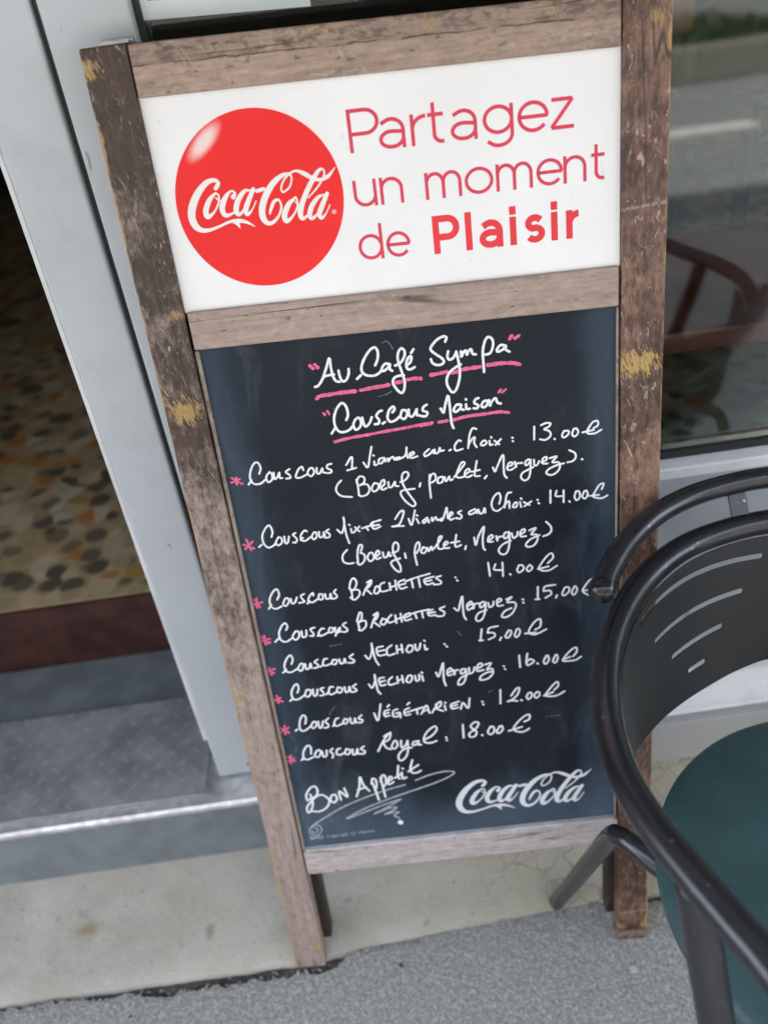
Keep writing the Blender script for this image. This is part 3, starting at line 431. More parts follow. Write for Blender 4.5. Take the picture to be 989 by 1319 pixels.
LOGO2='388,3151,45 418,3186,45 426,3212,38 384,3239,45 287,3218,59 172,3118,77 88,2989,89 54,2872,86 81,2769,79 144,2717,58 239,2710,40 378,2743,29 498,2782,32 612,2783,47 703,2759,32 791,2707,9|536,2782,32 585,2756,47 610,2707,14|376,3102,21 298,3037,53 234,2926,64 244,2857,61 323,2894,25 395,2990,21 409,3074,21 376,3102,21|371,3052,14 413,3018,12 481,3030,11|581,3044,56 606,3084,28 559,3108,25 478,3035,56 430,2928,64 464,2853,50 570,2880,18 625,2930,14|788,3100,18 720,3096,42 633,3006,60 592,2898,60 623,2851,43 698,2916,21 792,3078,25|826,3109,46 752,2988,57 706,2893,60 724,2844,39 790,2900,18 844,2981,14|868,3086,42 949,3101,42|1267,3242,24 1182,3227,45 1063,3149,66 951,3007,74 898,2875,75 909,2774,68 974,2726,47 1066,2772,32 1131,2882,25 1114,2969,25 1057,2961,39 1009,2887,36 987,2830,21|1267,3242,21 1293,3195,21 1259,3101,21 1178,3052,21 1157,3092,21 1197,3176,21 1276,3239,24 1353,3263,28 1442,3228,49 1528,3177,45 1618,3148,38 1714,3174,42 1775,3227,21 1812,3266,7|1299,2976,21 1220,2913,57 1159,2803,64 1177,2736,54 1257,2787,25 1326,2884,21 1322,2975,21 1300,2983,21|1296,2946,14 1332,2906,11 1396,2921,11|1463,2967,14 1588,3075,21 1675,3194,21 1667,3255,21 1610,3240,42 1507,3115,56 1406,2955,60 1352,2822,64 1370,2749,47 1466,2796,18|1660,2986,18 1583,2966,39 1499,2879,57 1459,2783,57 1491,2743,39 1582,2818,21 1664,2969,25|1689,2995,46 1618,2870,57 1577,2784,57 1598,2738,39 1654,2782,18 1710,2872,14'

# ================================================================== SETTING
# ---- pavement, mortar strip, street
t = NT('asphalt')
v = t.coord('Object')
n1 = t.noise(v, 2.2, 5, 0.6)
n2 = t.noise(v, 150, 4, 0.7)
n3 = t.noise(v, 420, 2, 0.6)
vo = t.vor(v, 210)
agg = t.vor(v, 400)
sa = t.n('ShaderNodeSeparateColor')
t.l(agg.outputs['Color'], sa.inputs[0])
sp = t.ramp(sa.outputs[0], [(0.0, (0.21, 0.205, 0.188)), (0.3, (0.34, 0.333, 0.30)), (0.7, (0.42, 0.412, 0.372)), (1.0, (0.56, 0.55, 0.50))])
c = t.mix(t.step(n2, 0.36, 0.60), t.mix(0.65, sp, (0.20, 0.197, 0.180)), sp)
c = t.mix(t.math('MULTIPLY', t.step(n1, 0.3, 0.7), 0.4), c, t.mix(0.5, c, (0.36, 0.352, 0.33)))
c = t.mix(t.step(t.noise(v, 38, 2, 0.4), 0.72, 0.75), c, (0.03, 0.03, 0.03))
c = t.mix(t.step(t.noise(v, 60, 1, 0.4), 0.78, 0.8), c, (0.4, 0.39, 0.37))
t.set(Base_Color=c, Roughness=0.85)
t.bump(t.math('ADD', n2, t.math('MULTIPLY', agg.outputs['Distance'], -0.7)), 0.6, 0.0025)
M_ASPH = t.m

def edge_y(x):
    g = 0.0
    if x < -0.17: g = max(0.002, 0.013 - max(0.0, -0.40 - x) * 0.06)
    elif x < -0.14: g = 0.013 * (-0.14 - x) / 0.03
    elif x > 0.245: g = min(0.010, (x - 0.245) * 0.2)
    base = 0.669 + max(0.0, min(0.025, (x + 0.2) * 0.052))
    return base - g
random.seed(11)
bm = bmesh.new()
xs = [-2.2 + i * 0.003 for i in range(int(4.2 / 0.003))]
prev = None
walk = 0
for x in xs:
    walk = walk * 0.86 + random.uniform(-1, 1) * 0.0026
    fine = random.uniform(-1, 1) * 0.0016
    gap = 1.0 if (x < -0.14 or x > 0.245) else 0.25
    e = edge_y(x) + (walk + fine) * gap + (0 if gap == 1 else 0.006)
    cur = (bm.verts.new((x, -0.4, 0)), bm.verts.new((x, e - 0.012, 0)), bm.verts.new((x, e - 0.003, -0.0008)), bm.verts.new((x, e, -0.010)))
    if prev:
        for k in range(3):
            bm.faces.new([prev[k], cur[k], cur[k + 1], prev[k + 1]])
    prev = cur
sheet(bm, [(-2.2, -1.6, 0), (xs[-1], -1.6, 0), (xs[-1], -0.4, 0), (-2.2, -0.4, 0)])
sheet(bm, [(-9, -1.6, 0), (-2.2, -1.6, 0), (-2.2, 0.66, 0), (-9, 0.66, 0)])
sheet(bm, [(xs[-1], -1.6, 0), (12, -1.6, 0), (12, 0.68, 0), (xs[-1], 0.68, 0)])
tag(obj('pavement', bm, M_ASPH), kind='structure')

M_GRIT = plain('pale_grit', (0.34, 0.33, 0.30), 0.9, var=0.5, scale=50)
bm = bmesh.new()
for i in range(420):
    x = random.uniform(-1.0, 0.5)
    y = edge_y(x) + random.gauss(0.0, 0.008)
    r = random.uniform(0.0008, 0.0024)
    zz = -0.009 if y > edge_y(x) else r * 0.3
    M_ = Matrix.Translation((x, y, zz + r * 0.4)) @ Matrix.Rotation(random.uniform(0, 6), 4, 'Z') @ Matrix.Diagonal((r, r * random.uniform(0.6, 1), r * 0.7, 1))
    bmesh.ops.create_icosphere(bm, subdivisions=1, radius=1, matrix=M_)
for q in bm.verts:
    q.co += Vector((random.uniform(-1, 1), random.uniform(-1, 1), random.uniform(-1, 1))) * 0.0003
tag(obj('loose_grit', bm, M_GRIT), kind='stuff')

M_DIRT = plain('packed_dirt', (0.075, 0.070, 0.062), 0.95, var=0.5, scale=60, bump=0.6, bscale=140)
bm = bmesh.new()
sheet(bm, [(-9, 0.5, -0.011), (12, 0.5, -0.011), (12, 0.9, -0.011), (-9, 0.9, -0.011)])
tag(obj('dirt_joint', bm, M_DIRT), kind='structure')

t = NT('street_asphalt')
v = t.coord('Object')
n = t.noise(v, 1.1, 5)
t.set(Base_Color=t.mix(n, (0.17, 0.175, 0.175), (0.21, 0.21, 0.207)), Roughness=0.9)
M_STREET = t.m
bm = bmesh.new()
sheet(bm, [(-200, -300, -0.10), (200, -300, -0.10), (200, -1.6, -0.10), (-200, -1.6, -0.10)])
tag(obj('street', bm, M_STREET), kind='structure')
M_KERB = plain('kerb_granite', (0.33, 0.32, 0.30), 0.8, var=0.25, scale=40)
tag(obj('kerb', B(-60, 60, -1.75, -1.6, -0.12, 0.012), M_KERB, bevel=0.01), kind='structure')
M_MARK = plain('road_paint', (0.50, 0.50, 0.49), 0.7, var=0.2, scale=12)
bm = bmesh.new()
for k in range(-4, 6):
    x0 = 1.95 + k * 2.2
    sheet(bm, [(x0, -3.79, -0.096), (x0 + 0.72, -3.79, -0.096), (x0 + 0.72, -3.60, -0.096), (x0, -3.60, -0.096)])
tag(obj('road_marking', bm, M_MARK), kind='structure')
bm = bmesh.new()
box(bm, -60, 60, -14, -7.2, -0.12, 0.03)
tag(obj('far_pavement', bm, plain('pale_paving', (0.16, 0.16, 0.155), 0.85, var=0.1, scale=3)), kind='structure')

# mortar strip between the pavement and the shop, sloping up to the wall
t = NT('mortar')
v = t.coord('Object')
x, y, z = t.xyz()[:3]
n1 = t.noise(v, 5, 5, 0.6)
n2 = t.noise(v, 90, 4, 0.7)
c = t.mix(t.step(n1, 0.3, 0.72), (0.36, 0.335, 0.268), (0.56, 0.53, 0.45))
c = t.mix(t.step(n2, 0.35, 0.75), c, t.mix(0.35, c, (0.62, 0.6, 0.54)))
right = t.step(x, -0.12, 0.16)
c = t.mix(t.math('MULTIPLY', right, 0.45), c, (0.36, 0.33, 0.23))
wv = t.n('ShaderNodeVectorMath', operation='ADD')
wn = t.n('ShaderNodeTexNoise')
t.l(v, wn.inputs['Vector'])
wn.inputs['Scale'].default_value = 30
ws = t.n('ShaderNodeVectorMath', operation='SCALE')
t.l(wn.outputs['Color'], ws.inputs[0])
ws.inputs['Scale'].default_value = 0.02
t.l(v, wv.inputs[0])
t.l(ws.outputs[0], wv.inputs[1])
vv = t.vor(wv.outputs[0], 34, 'DISTANCE_TO_EDGE')
crk = t.math('MULTIPLY', t.step(vv.outputs['Distance'], 0.045, 0.012), t.math('MULTIPLY', t.step(x, 0.03, 0.2), t.step(t.noise(v, 9, 2), 0.35, 0.55)))
c = t.mix(t.math('MULTIPLY', crk, 0.6), c, (0.13, 0.11, 0.075))
m = t.step(t.math('ADD', t.dist((-0.545, 0.765, 0.01), (1, 1.6, 0)), t.math('MULTIPLY_ADD', n1, 0.05, t.math('MULTIPLY', n2, 0.03))), 0.085, 0.03)
c = t.mix(t.math('MULTIPLY', m, 0.75), c, (0.20, 0.13, 0.035))
m = t.step(t.math('ADD', t.dist((-0.348, 0.735, 0.01), (1, 0.6, 0)), t.math('MULTIPLY', n2, 0.012)), 0.0165, 0.0085)
c = t.mix(t.math('MULTIPLY', m, 0.65), c, (0.12, 0.115, 0.10))
c = t.mix(t.math('MULTIPLY', t.step(n2, 0.52, 0.72), 0.35), c, (0.33, 0.30, 0.24))
c = t.mix(t.math('MULTIPLY', t.step(t.noise(v, 17, 5, 0.7), 0.5, 0.75), 0.4), c, (0.40, 0.37, 0.295))
m = t.math('MULTIPLY', t.step(t.noise(v, 45, 2), 0.66, 0.74), 0.4)
c = t.mix(m, c, (0.2, 0.185, 0.15))
t.set(Base_Color=c, Roughness=0.85)
c = t.mix(t.math('MULTIPLY', t.step(t.noise(v, 240, 3, 0.6), 0.52, 0.68), 0.35), c, (0.27, 0.25, 0.20))
c = t.mix(t.math('MULTIPLY', t.step(t.noise(v, 3.2, 4, 0.6), 0.45, 0.7), 0.35), c, (0.36, 0.32, 0.24))
t.put(t.bs.inputs['Base Color'], c)
t.bump(t.math('SUBTRACT', n2, t.math('MULTIPLY', crk, 1.5)), 0.5, 0.0025)
bm = bmesh.new()
prev = None
for i in range(0, 561):
    x = -4 + i * 0.015
    r = max(0.0, min(1.0, (x + 0.15) / 0.4))
    yf = 0.669 + max(0.0, min(0.025, (x + 0.2) * 0.052)) + random.uniform(-1, 1) * 0.0015
    zb = 0.02 + r * 0.08
    yb = 0.864 - r * 0.008
    prof = [(yf, -0.012), (yf + 0.002, -0.004), (yf + 0.006, -0.001)]
    for k in range(1, 7):
        q = k / 6
        prof.append((yf + 0.006 + (yb - yf - 0.006) * q, -0.001 + (zb + 0.001) * (q ** (1 + 0.5 * r))))
    cur = [bm.verts.new((x, a, b)) for a, b in prof]
    if prev:
        for k in range(len(prof) - 1):
            bm.faces.new([prev[k], cur[k], cur[k + 1], prev[k + 1]])
    prev = cur
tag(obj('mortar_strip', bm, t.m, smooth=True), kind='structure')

# ---- painted aluminium of the shop front
def alu(name, col, rough=0.42):
    t = NT(name)
    v = t.coord('Object')
    n = t.noise(v, 3, 4)
    c = t.mix(t.step(n, 0.3, 0.7), tuple(a * 0.93 for a in col), tuple(a * 1.05 for a in col))
    dn = t.noise(t.coord('Object', (1, 1, 0.25)), 60, 3, 0.5, 0.8)
    m = t.math('MULTIPLY', t.step(dn, 0.69, 0.73), 0.65)
    fz = t.noise(v, 13, 5, 0.65)
    c = t.mix(t.math('MULTIPLY', t.step(fz, 0.5, 0.75), 0.22), c, (0.24, 0.24, 0.225))
    c = t.mix(m, c, (0.13, 0.13, 0.125))
    t.set(Base_Color=c, Roughness=t.math('MULTIPLY_ADD', n, 0.15, rough - 0.07))
    t.bump(t.noise(v, 40, 3), 0.04, 0.002)
    return t.m
M_GREY = alu('grey_painted_aluminium', (0.46, 0.495, 0.515))
M_GREY2 = alu('grey_sill_paint', (0.42, 0.455, 0.48))
M_WHITE = alu('white_sill_paint', (0.82, 0.83, 0.83))
M_RUB = plain('black_rubber', (0.018, 0.02, 0.021), 0.6)
M_BAND = plain('grey_blue_metal_band', (0.175, 0.20, 0.215), 0.5, var=0.2, scale=14)
M_NOSE = plain('worn_aluminium', (0.72, 0.72, 0.70), 0.38, metal=0.55, var=0.18, scale=60)

# building above and around (a plain rendered front and the room behind)
M_REND = plain('pale_render', (0.50, 0.47, 0.42), 0.9, var=0.1, scale=5)
bd = empty('shop_building', (0, 0.9, 0))
tag(bd, 'pale rendered shop building that carries the grey window and door frames', 'building')
def wpart(name, m, *a, **k):
    return obj(name, B(*a), m, bd, **k)
bd.location = (0, 0, 0)
wpart('wall', M_REND, -9, 12, 0.97, 1.12, 2.22, 4.4)
wpart('wall', M_REND, -9, -1.42, 0.93, 1.12, 0.0, 2.217)
wpart('wall', M_REND, 2.72, 12, 0.93, 1.12, 0.0, 2.217)
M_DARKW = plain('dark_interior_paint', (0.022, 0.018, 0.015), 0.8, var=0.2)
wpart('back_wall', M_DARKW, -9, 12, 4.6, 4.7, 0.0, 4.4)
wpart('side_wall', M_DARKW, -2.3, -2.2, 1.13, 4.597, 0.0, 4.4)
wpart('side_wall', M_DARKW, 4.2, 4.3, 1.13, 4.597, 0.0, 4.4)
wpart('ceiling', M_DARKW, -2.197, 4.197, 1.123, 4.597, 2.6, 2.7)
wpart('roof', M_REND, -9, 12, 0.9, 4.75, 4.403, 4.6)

aw = empty('unseen_awning', (0, 0, 0))  # unseen canopy, added to keep high sky light off the inner floor
tag(aw, 'unseen canvas canopy added above the window and doorway to darken the room', 'unseen_awning')
obj('canvas', slabq([(-3.2, 0), (4.2, 0), (4.2, 1), (-3.2, 1)], 0, 0.004), plain('ecru_canvas', (0.42, 0.40, 0.36), 0.9), aw)
for q in aw.children[0].data.vertices:
    k_ = q.co.z
    q.co = Vector((q.co.x, -0.30 + 1.22 * k_, 2.22 + 0.36 * k_ + (0.004 if q.co.y > 0 else 0)))
obj('valance', B(-3.2, 4.2, -0.306, -0.302, 2.10, 2.224), plain('ecru_canvas_edge', (0.42, 0.40, 0.36), 0.9), aw)

# ---- entrance step
st = empty('entrance_step', (0, 0, 0))
tag(st, 'low grey step with bright worn nosing in front of the open doorway', 'step')
obj('riser_plate', B(-1.42, -0.175, 0.858, 0.95, 0.004, 0.1435), M_BAND, st, bevel=0.002)
obj('tread', B(-1.42, -0.175, 0.951, 1.226, 0.0, 0.150), M_BAND, st)
bm = bmesh.new()
prev = None
random.seed(3)
for i in range(0, 126):
    x = -1.425 + i * 0.01
    j = random.uniform(-1, 1) * 0.0006
    prof = [(0.853 + j, 0.1415), (0.852 + j, 0.1500), (0.856, 0.1540 + j * 0.5), (0.872, 0.1545), (0.95, 0.1545), (0.95, 0.144)]
    cur = [bm.verts.new((x, a, b)) for a, b in prof]
    if prev:
        for k in range(len(prof)):
            l = (k + 1) % len(prof)
            bm.faces.new([prev[k], cur[k], cur[l], prev[l]])
    else:
        bm.faces.new(cur)
    prev = cur
bm.faces.new(prev[::-1])
obj('nosing', bm, M_NOSE, st)
# chequer plate mat on the tread
t = NT('chequer_plate')
v = t.coord('Object')
r_ = t.n('ShaderNodeVectorRotate', rotation_type='Z_AXIS')
t.l(v, r_.inputs['Vector'])
r_.inputs['Angle'].default_value = radians(45)
s_ = t.n('ShaderNodeSeparateXYZ')
t.l(r_.outputs[0], s_.inputs[0])
PS = 36.0
cell = [t.math('MULTIPLY', s_.outputs[a_], PS) for a_ in (0, 1)]
fr_ = [t.math('ABSOLUTE', t.math('SUBTRACT', t.math('FRACT', a_), 0.5)) for a_ in cell]
par = t.math('PINGPONG', t.math('ADD', t.math('FLOOR', cell[0]), t.math('FLOOR', cell[1])), 1.0)
la = t.step(t.math('ADD', fr_[0], t.math('MULTIPLY', fr_[1], 3.4)), 0.50, 0.34)
lb = t.step(t.math('ADD', fr_[1], t.math('MULTIPLY', fr_[0], 3.4)), 0.50, 0.34)
loz = t.math('ADD', t.math('MULTIPLY', la, par), t.math('MULTIPLY', lb, t.math('SUBTRACT', 1.0, par)))
n = t.noise(v, 11, 5, 0.6)
c = t.mix(t.step(n, 0.3, 0.7), (0.23, 0.23, 0.235), (0.42, 0.42, 0.425))
c = t.mix(t.math('MULTIPLY', t.math('MULTIPLY', loz, t.math('MULTIPLY_ADD', n, 0.9, 0.2)), 0.45), c, (0.58, 0.58, 0.58))
t.set(Base_Color=c, Roughness=0.5, Metallic=0.25)
t.bump(t.math('MULTIPLY_ADD', loz, 0.6, t.math('MULTIPLY', n, 0.4)), 0.22, 0.002)
tag(obj('metal_mat', B(-1.30, -0.331, 0.872, 1.086, 0.1565, 0.1605), t.m, bevel=0.001), 'grey chequered metal mat lying on the entrance step', 'mat')

# inner sill and pebble floor
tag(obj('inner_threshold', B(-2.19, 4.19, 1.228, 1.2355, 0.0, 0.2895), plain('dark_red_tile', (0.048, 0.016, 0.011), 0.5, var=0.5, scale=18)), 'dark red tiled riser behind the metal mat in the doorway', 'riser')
t = NT('pebble_terrazzo')
v = t.coord('Object')
va = t.n('ShaderNodeVectorMath', operation='ADD')
wn = t.n('ShaderNodeTexNoise')
t.l(v, wn.inputs['Vector'])
wn.inputs['Scale'].default_value = 18
ws = t.n('ShaderNodeVectorMath', operation='SCALE')
t.l(wn.outputs['Color'], ws.inputs[0])
ws.inputs['Scale'].default_value = 0.022
t.l(v, va.inputs[0])
t.l(ws.outputs[0], va.inputs[1])
vr = t.vor(va.outputs[0], 24)
sx = t.n('ShaderNodeSeparateColor')
t.l(vr.outputs['Color'], sx.inputs[0])
pal = t.ramp(sx.outputs[0], [(0.0, (0.10, 0.08, 0.055)), (0.14, (0.50, 0.38, 0.22)), (0.32, (0.78, 0.67, 0.47)), (0.46, (0.26, 0.20, 0.13)), (0.54, (0.15, 0.125, 0.095)),
                            (0.64, (0.66, 0.54, 0.35)), (0.76, (0.66, 0.25, 0.05)), (0.86, (0.80, 0.74, 0.62)), (0.94, (0.56, 0.32, 0.08))], 'CONSTANT')
c = t.mix(t.math('MULTIPLY', t.step(vr.outputs['Distance'], 0.44, 0.66), 0.7), pal, (0.66, 0.50, 0.27))
c = t.mix(t.math('MULTIPLY', t.noise(v, 120, 3), 0.4), c, (0.3, 0.25, 0.17))
t.set(Base_Color=c, Roughness=0.55)
tag(obj('interior_floor', B(-2.197, 4.197, 1.2365, 4.597, 0.2, 0.291), t.m), kind='structure')

# ---- door frame (left of the sign)
df = empty('door_frame', (-0.27, 0.95, 0.154))
df.location = (0, 0, 0)
tag(df, 'grey painted door frame beside the open doorway left of the sign', 'door frame')
obj('jamb', B(-0.3105, -0.2420, 0.900, 1.00, 0.160, 2.217), M_GREY, df, bevel=0.0035, seg=3)
obj('jamb', B(-1.42, -1.345, 0.900, 1.00, 0.160, 2.217), M_GREY, df, bevel=0.0035, seg=3)
obj('gap_seal', B(-0.2418, -0.2362, 0.910, 0.99, 0.160, 2.217), M_RUB, df)
obj('weatherstrip', B(-0.3165, -0.3110, 0.904, 0.93, 0.245, 2.10), plain('pale_brush_seal', (0.62, 0.64, 0.64), 0.5), df, bevel=0.001)
obj('head', B(-1.342, -0.3125, 0.900, 1.00, 2.10, 2.217), M_GREY, df)
obj('screw', B(-0.262, -0.258, 0.8992, 0.9005, 0.1800, 0.1835), M_RUB, df)

# ---- shop window (right)
sw = empty('shop_window', (0, 0, 0))
tag(sw, 'large shop window in grey aluminium with white sill behind sign and chair', 'window')
obj('post', B(-0.2360, -0.1570, 0.9005, 1.00, 0.160, 2.217), M_GREY, sw, bevel=0.003, seg=3)
obj('post', B(2.640, 2.719, 0.9005, 1.00, 0.2, 2.217), M_GREY, sw, bevel=0.003, seg=3)
obj('head', B(-0.1565, 2.6395, 0.9005, 1.00, 2.12, 2.217), M_GREY, sw)
obj('gasket', B(-0.1565, -0.1505, 0.922, 0.942, 0.640, 2.118), M_RUB, sw)
obj('gasket', B(-0.150, 2.6395, 0.922, 0.942, 0.6335, 0.6440), M_RUB, sw)
t = NT('window_glass')
t.t.nodes.remove(t.bs)
tr = t.n('ShaderNodeBsdfTransparent')
tr.inputs[0].default_value = (0.86, 0.91, 0.90, 1)
gl = t.n('ShaderNodeBsdfGlossy')
gl.inputs['Roughness'].default_value = 0.03
gl.inputs['Color'].default_value = (0.97, 1, 1, 1)
fr = t.n('ShaderNodeFresnel')
fr.inputs['IOR'].default_value = 1.52
mx = t.n('ShaderNodeMixShader')
t.l(t.math('MINIMUM', t.math('MULTIPLY', fr.outputs[0], 0.78), 1.0), mx.inputs[0])
t.l(tr.outputs[0], mx.inputs[1])
t.l(gl.outputs[0], mx.inputs[2])
t.l(mx.outputs[0], t.out.inputs[0])
M_GLASS = t.m
obj('glass_pane', B(-0.1503, 2.6393, 0.930, 0.936, 0.6442, 2.1178), M_GLASS, sw)
def extr(name, prof, x0, x1, m, parent, bevel=0.0):
    bm = bmesh.new()
    a = [bm.verts.new((x0, p, q)) for p, q in prof]
    b = [bm.verts.new((x1, p, q)) for p, q in prof]
    bm.faces.new(a)
    bm.faces.new(b[::-1])
    for i in range(len(prof)):
        j = (i + 1) % len(prof)
        bm.faces.new([a[i], b[i], b[j], a[j]])
    return obj(name, bm, m, parent, bevel=bevel)
extr('sill', [(0.9, 0.6335), (0.8985, 0.6305), (0.8985, 0.618), (0.95, 0.618), (0.95, 0.6332)], -0.1565, 2.6395, M_WHITE, sw)
obj('kick_panel', B(-0.1565, 2.6395, 0.900, 0.96, 0.2535, 0.6178), M_GREY2, sw)
extr('base_moulding', [(0.96, 0.2533), (0.8995, 0.2533), (0.886, 0.2515), (0.885, 0.249), (0.885, 0.2185), (0.890, 0.2165), (0.889, 0.2145),
                       (0.872, 0.2065), (0.863, 0.2035), (0.8615, 0.2005), (0.8615, 0.1990), (0.96, 0.1990)], -0.1565, 2.7, M_WHITE, sw)
M_PL = alu('grey_plinth_paint', (0.40, 0.405, 0.395), 0.6)
tag(extr('window_plinth', [(0.96, 0.1985), (0.866, 0.1985), (0.865, 0.1960), (0.851, 0.1930), (0.8495, 0.190), (0.852, 0.104), (0.96, 0.104)], -0.1745, 9, M_PL, None), 'low grey painted plinth under the shop window behind the chair', 'plinth')

# paper notice on the glass
t = NT('notice_paper')
v = t.coord('Object')
x, y, z = t.xyz()[:3]
t.set(Base_Color=t.mix(t.noise(v, 6, 3), (0.70, 0.81, 0.80), (0.76, 0.86, 0.84)), Roughness=0.5)
pn = obj('paper_notice', slabq([(-0.1575 + 0.002, 1.2005), (0.0045, 1.1935), (0.009, 1.49), (-0.150, 1.497)], 0.9275, 0.9293), t.m)
tag(pn, 'pale green paper notice taped to the top left of the window', 'notice')
M_INK = plain('faded_ink', (0.22, 0.27, 0.28), 0.7)
bm = bmesh.new()
random.seed(8)
xx = -0.143
while xx < -0.075:
    w = random.uniform(0.004, 0.009)
    xx2 = xx + w
    zz = 1.2155 - (xx + 0.15) * 0.043
    box(bm, xx, xx2, 0.9271, 0.92735, zz, zz + 0.0022)
    xx = xx2 + 0.0016
obj('small_print', bm, M_INK, pn)
bm = bmesh.new()
for k in range(9):
    zz = 1.26 + k * 0.022
    box(bm, -0.135, -0.01 - 0.02 * (k % 3), 0.9271, 0.92735, zz, zz + 0.004)
obj('print_lines', bm, M_INK, pn)

# ---- inside the cafe
M_REDW = plain('red_brown_wood', (0.22, 0.060, 0.036), 0.4, var=0.4, scale=5)
M_BLK = plain('dark_metal', (0.02, 0.02, 0.02), 0.4)
def cafe_table(loc, w, d, label):
    e = empty('cafe_table', loc)
    tag(e, label, 'table', 'tables inside the cafe')
    obj('table_top', B(-w / 2, w / 2, -d / 2, d / 2, 0.40, 0.432), M_REDW, e, bevel=0.004)
    for sx in (-1, 1):
        for sy in (-1, 1):
            obj('leg', B(sx * (w / 2 - 0.05) - 0.02, sx * (w / 2 - 0.05) + 0.02, sy * (d / 2 - 0.06) - 0.02, sy * (d / 2 - 0.06) + 0.02, 0, 0.399), M_BLK, e)
    return e
cafe_table((0.75, 1.30, 0.2915), 1.1, 0.40, 'red brown wooden table seen through window glass beside the sign')
def cafe_chair(loc, rz, label):
    e = empty('inside_chair', loc)
    e.rotation_euler = (0, 0, rz)
    tag(e, label, 'chair')
    obj('seat', B(-0.2, 0.2, -0.2, 0.2, 0.42, 0.45), M_REDW, e, bevel=0.01)
    obj('backrest', B(-0.2, 0.2, 0.19, 0.215, 0.60, 0.86), M_REDW, e, bevel=0.01)
    for sx in (-1, 1):
        obj('leg', B(sx * 0.18 - 0.016, sx * 0.18 + 0.016, 0.19 - 0.03, 0.19, 0, 0.6), M_BLK, e)
        obj('leg', B(sx * 0.18 - 0.016, sx * 0.18 + 0.016, -0.19, -0.158, 0, 0.419), M_BLK, e)
cafe_chair((0.85, 2.35, 0.2915), 0.1, 'dark wooden chair inside the cafe beyond the red brown table')

# ---- across the street (seen mirrored in the glass)
M_BRICK = plain('dark_stone_front', (0.10, 0.092, 0.085), 0.9, var=0.25, scale=1.2)
M_BAY = plain('dark_window_glass', (0.02, 0.022, 0.025), 0.2)
for k, (x0, x1, hh) in enumerate([(-26, -14.2, 9.5), (-14, -4.2, 11), (-4, 6.3, 9), (6.5, 17.8, 12), (18, 30, 10)]):
    hs_ = empty('town_house', ((x0 + x1) / 2, -14.5, 0))
    tag(hs_, 'dark stone town house facing the shop from across the street', 'house', 'houses across the street')
    w_ = (x1 - x0) / 2
    obj('wall', B(-w_, w_, -6, 0, 0, hh), M_BRICK, hs_)
    obj('roof', slabq([(-w_ - 0.2, hh + 0.01), (w_ + 0.2, hh + 0.01), (w_ - 0.5, hh + 2.2), (-w_ + 0.5, hh + 2.2)], -6.2, 0.2), M_BAY, hs_)
    for fl in range(3):
        for wx in range(4):
            cx = -w_ + (wx + 0.5) * w_ / 2
            obj('window', B(cx - 0.6, cx + 0.6, 0.003, 0.05, 1.0 + fl * 3, 2.8 + fl * 3), M_BAY, hs_)
pl = empty('street_planter', (2.95, -5.7, -0.1))
tag(pl, 'low round stone planter with clipped green hedge standing in the street', 'planter')
M_STONE = plain('planter_stone', (0.15, 0.14, 0.12), 0.8, var=0.2, scale=20)
bm = bmesh.new()
lathe(bm, [(0.60, 0), (0.62, 0.02), (0.62, 0.24), (0.60, 0.26), (0.54, 0.26), (0.54, 0.16)], (0, 0, 0), 48, (1.7, 1))
obj('planter_ring', bm, M_STONE, pl)
t = NT('hedge_leaves')
oi = t.n('ShaderNodeNewGeometry')
c = t.mix(oi.outputs['Random Per Island'], (0.014, 0.035, 0.010), (0.05, 0.09, 0.028))
t.set(Base_Color=c, Roughness=0.6)
bm = bmesh.new()
random.seed(2)
for i in range(2600):
    a = random.uniform(0, 2 * pi)
    r = sqrt(random.random()) * 0.52
    h = 0.16 + random.random() * 0.26 * (1 - (r / 0.6) ** 2)
    c0 = Vector((r * cos(a) * 1.65, r * sin(a), h))
    d1 = Vector((random.gauss(0, 1), random.gauss(0, 1), random.gauss(0, 1))).normalized()
    d2 = d1.orthogonal().normalized()
    s = random.uniform(0.018, 0.035)
    sheet(bm, [c0 - d1 * s, c0 + d2 * s * 0.5, c0 + d1 * s, c0 - d2 * s * 0.5])
obj('hedge', bm, t.m, pl)
tk = empty('street_tree', (2.5, -8.2, 0.03))
tag(tk, 'street tree with dark trunk across the road, mirrored in the window', 'tree')
bm = bmesh.new()
tube(bm, catmull([Vector((0, 0, 0)), Vector((0.03, 0, 1.2)), Vector((0, 0.05, 2.4)), Vector((0.1, 0, 3.6))], 6), 0.16, 14, True, 0.08)
obj('trunk', bm, plain('bark', (0.06, 0.05, 0.04), 0.9, var=0.4, scale=20), tk)
bm = bmesh.new()
for i in range(3500):
    d = Vector((random.gauss(0, 1), random.gauss(0, 1), random.gauss(0, 0.8)))
    d = d.normalized() * (random.random() ** 0.4)
    c0 = Vector((0.1, 0, 4.4)) + Vector((d.x * 1.7, d.y * 1.7, d.z * 1.4))
    d1 = Vector((random.gauss(0, 1), random.gauss(0, 1), random.gauss(0, 1))).normalized()
    d2 = d1.orthogonal().normalized()
    s = random.uniform(0.06, 0.12)
    sheet(bm, [c0 - d1 * s, c0 + d2 * s * 0.5, c0 + d1 * s, c0 - d2 * s * 0.5])
obj('crown', bm, t.m, tk)

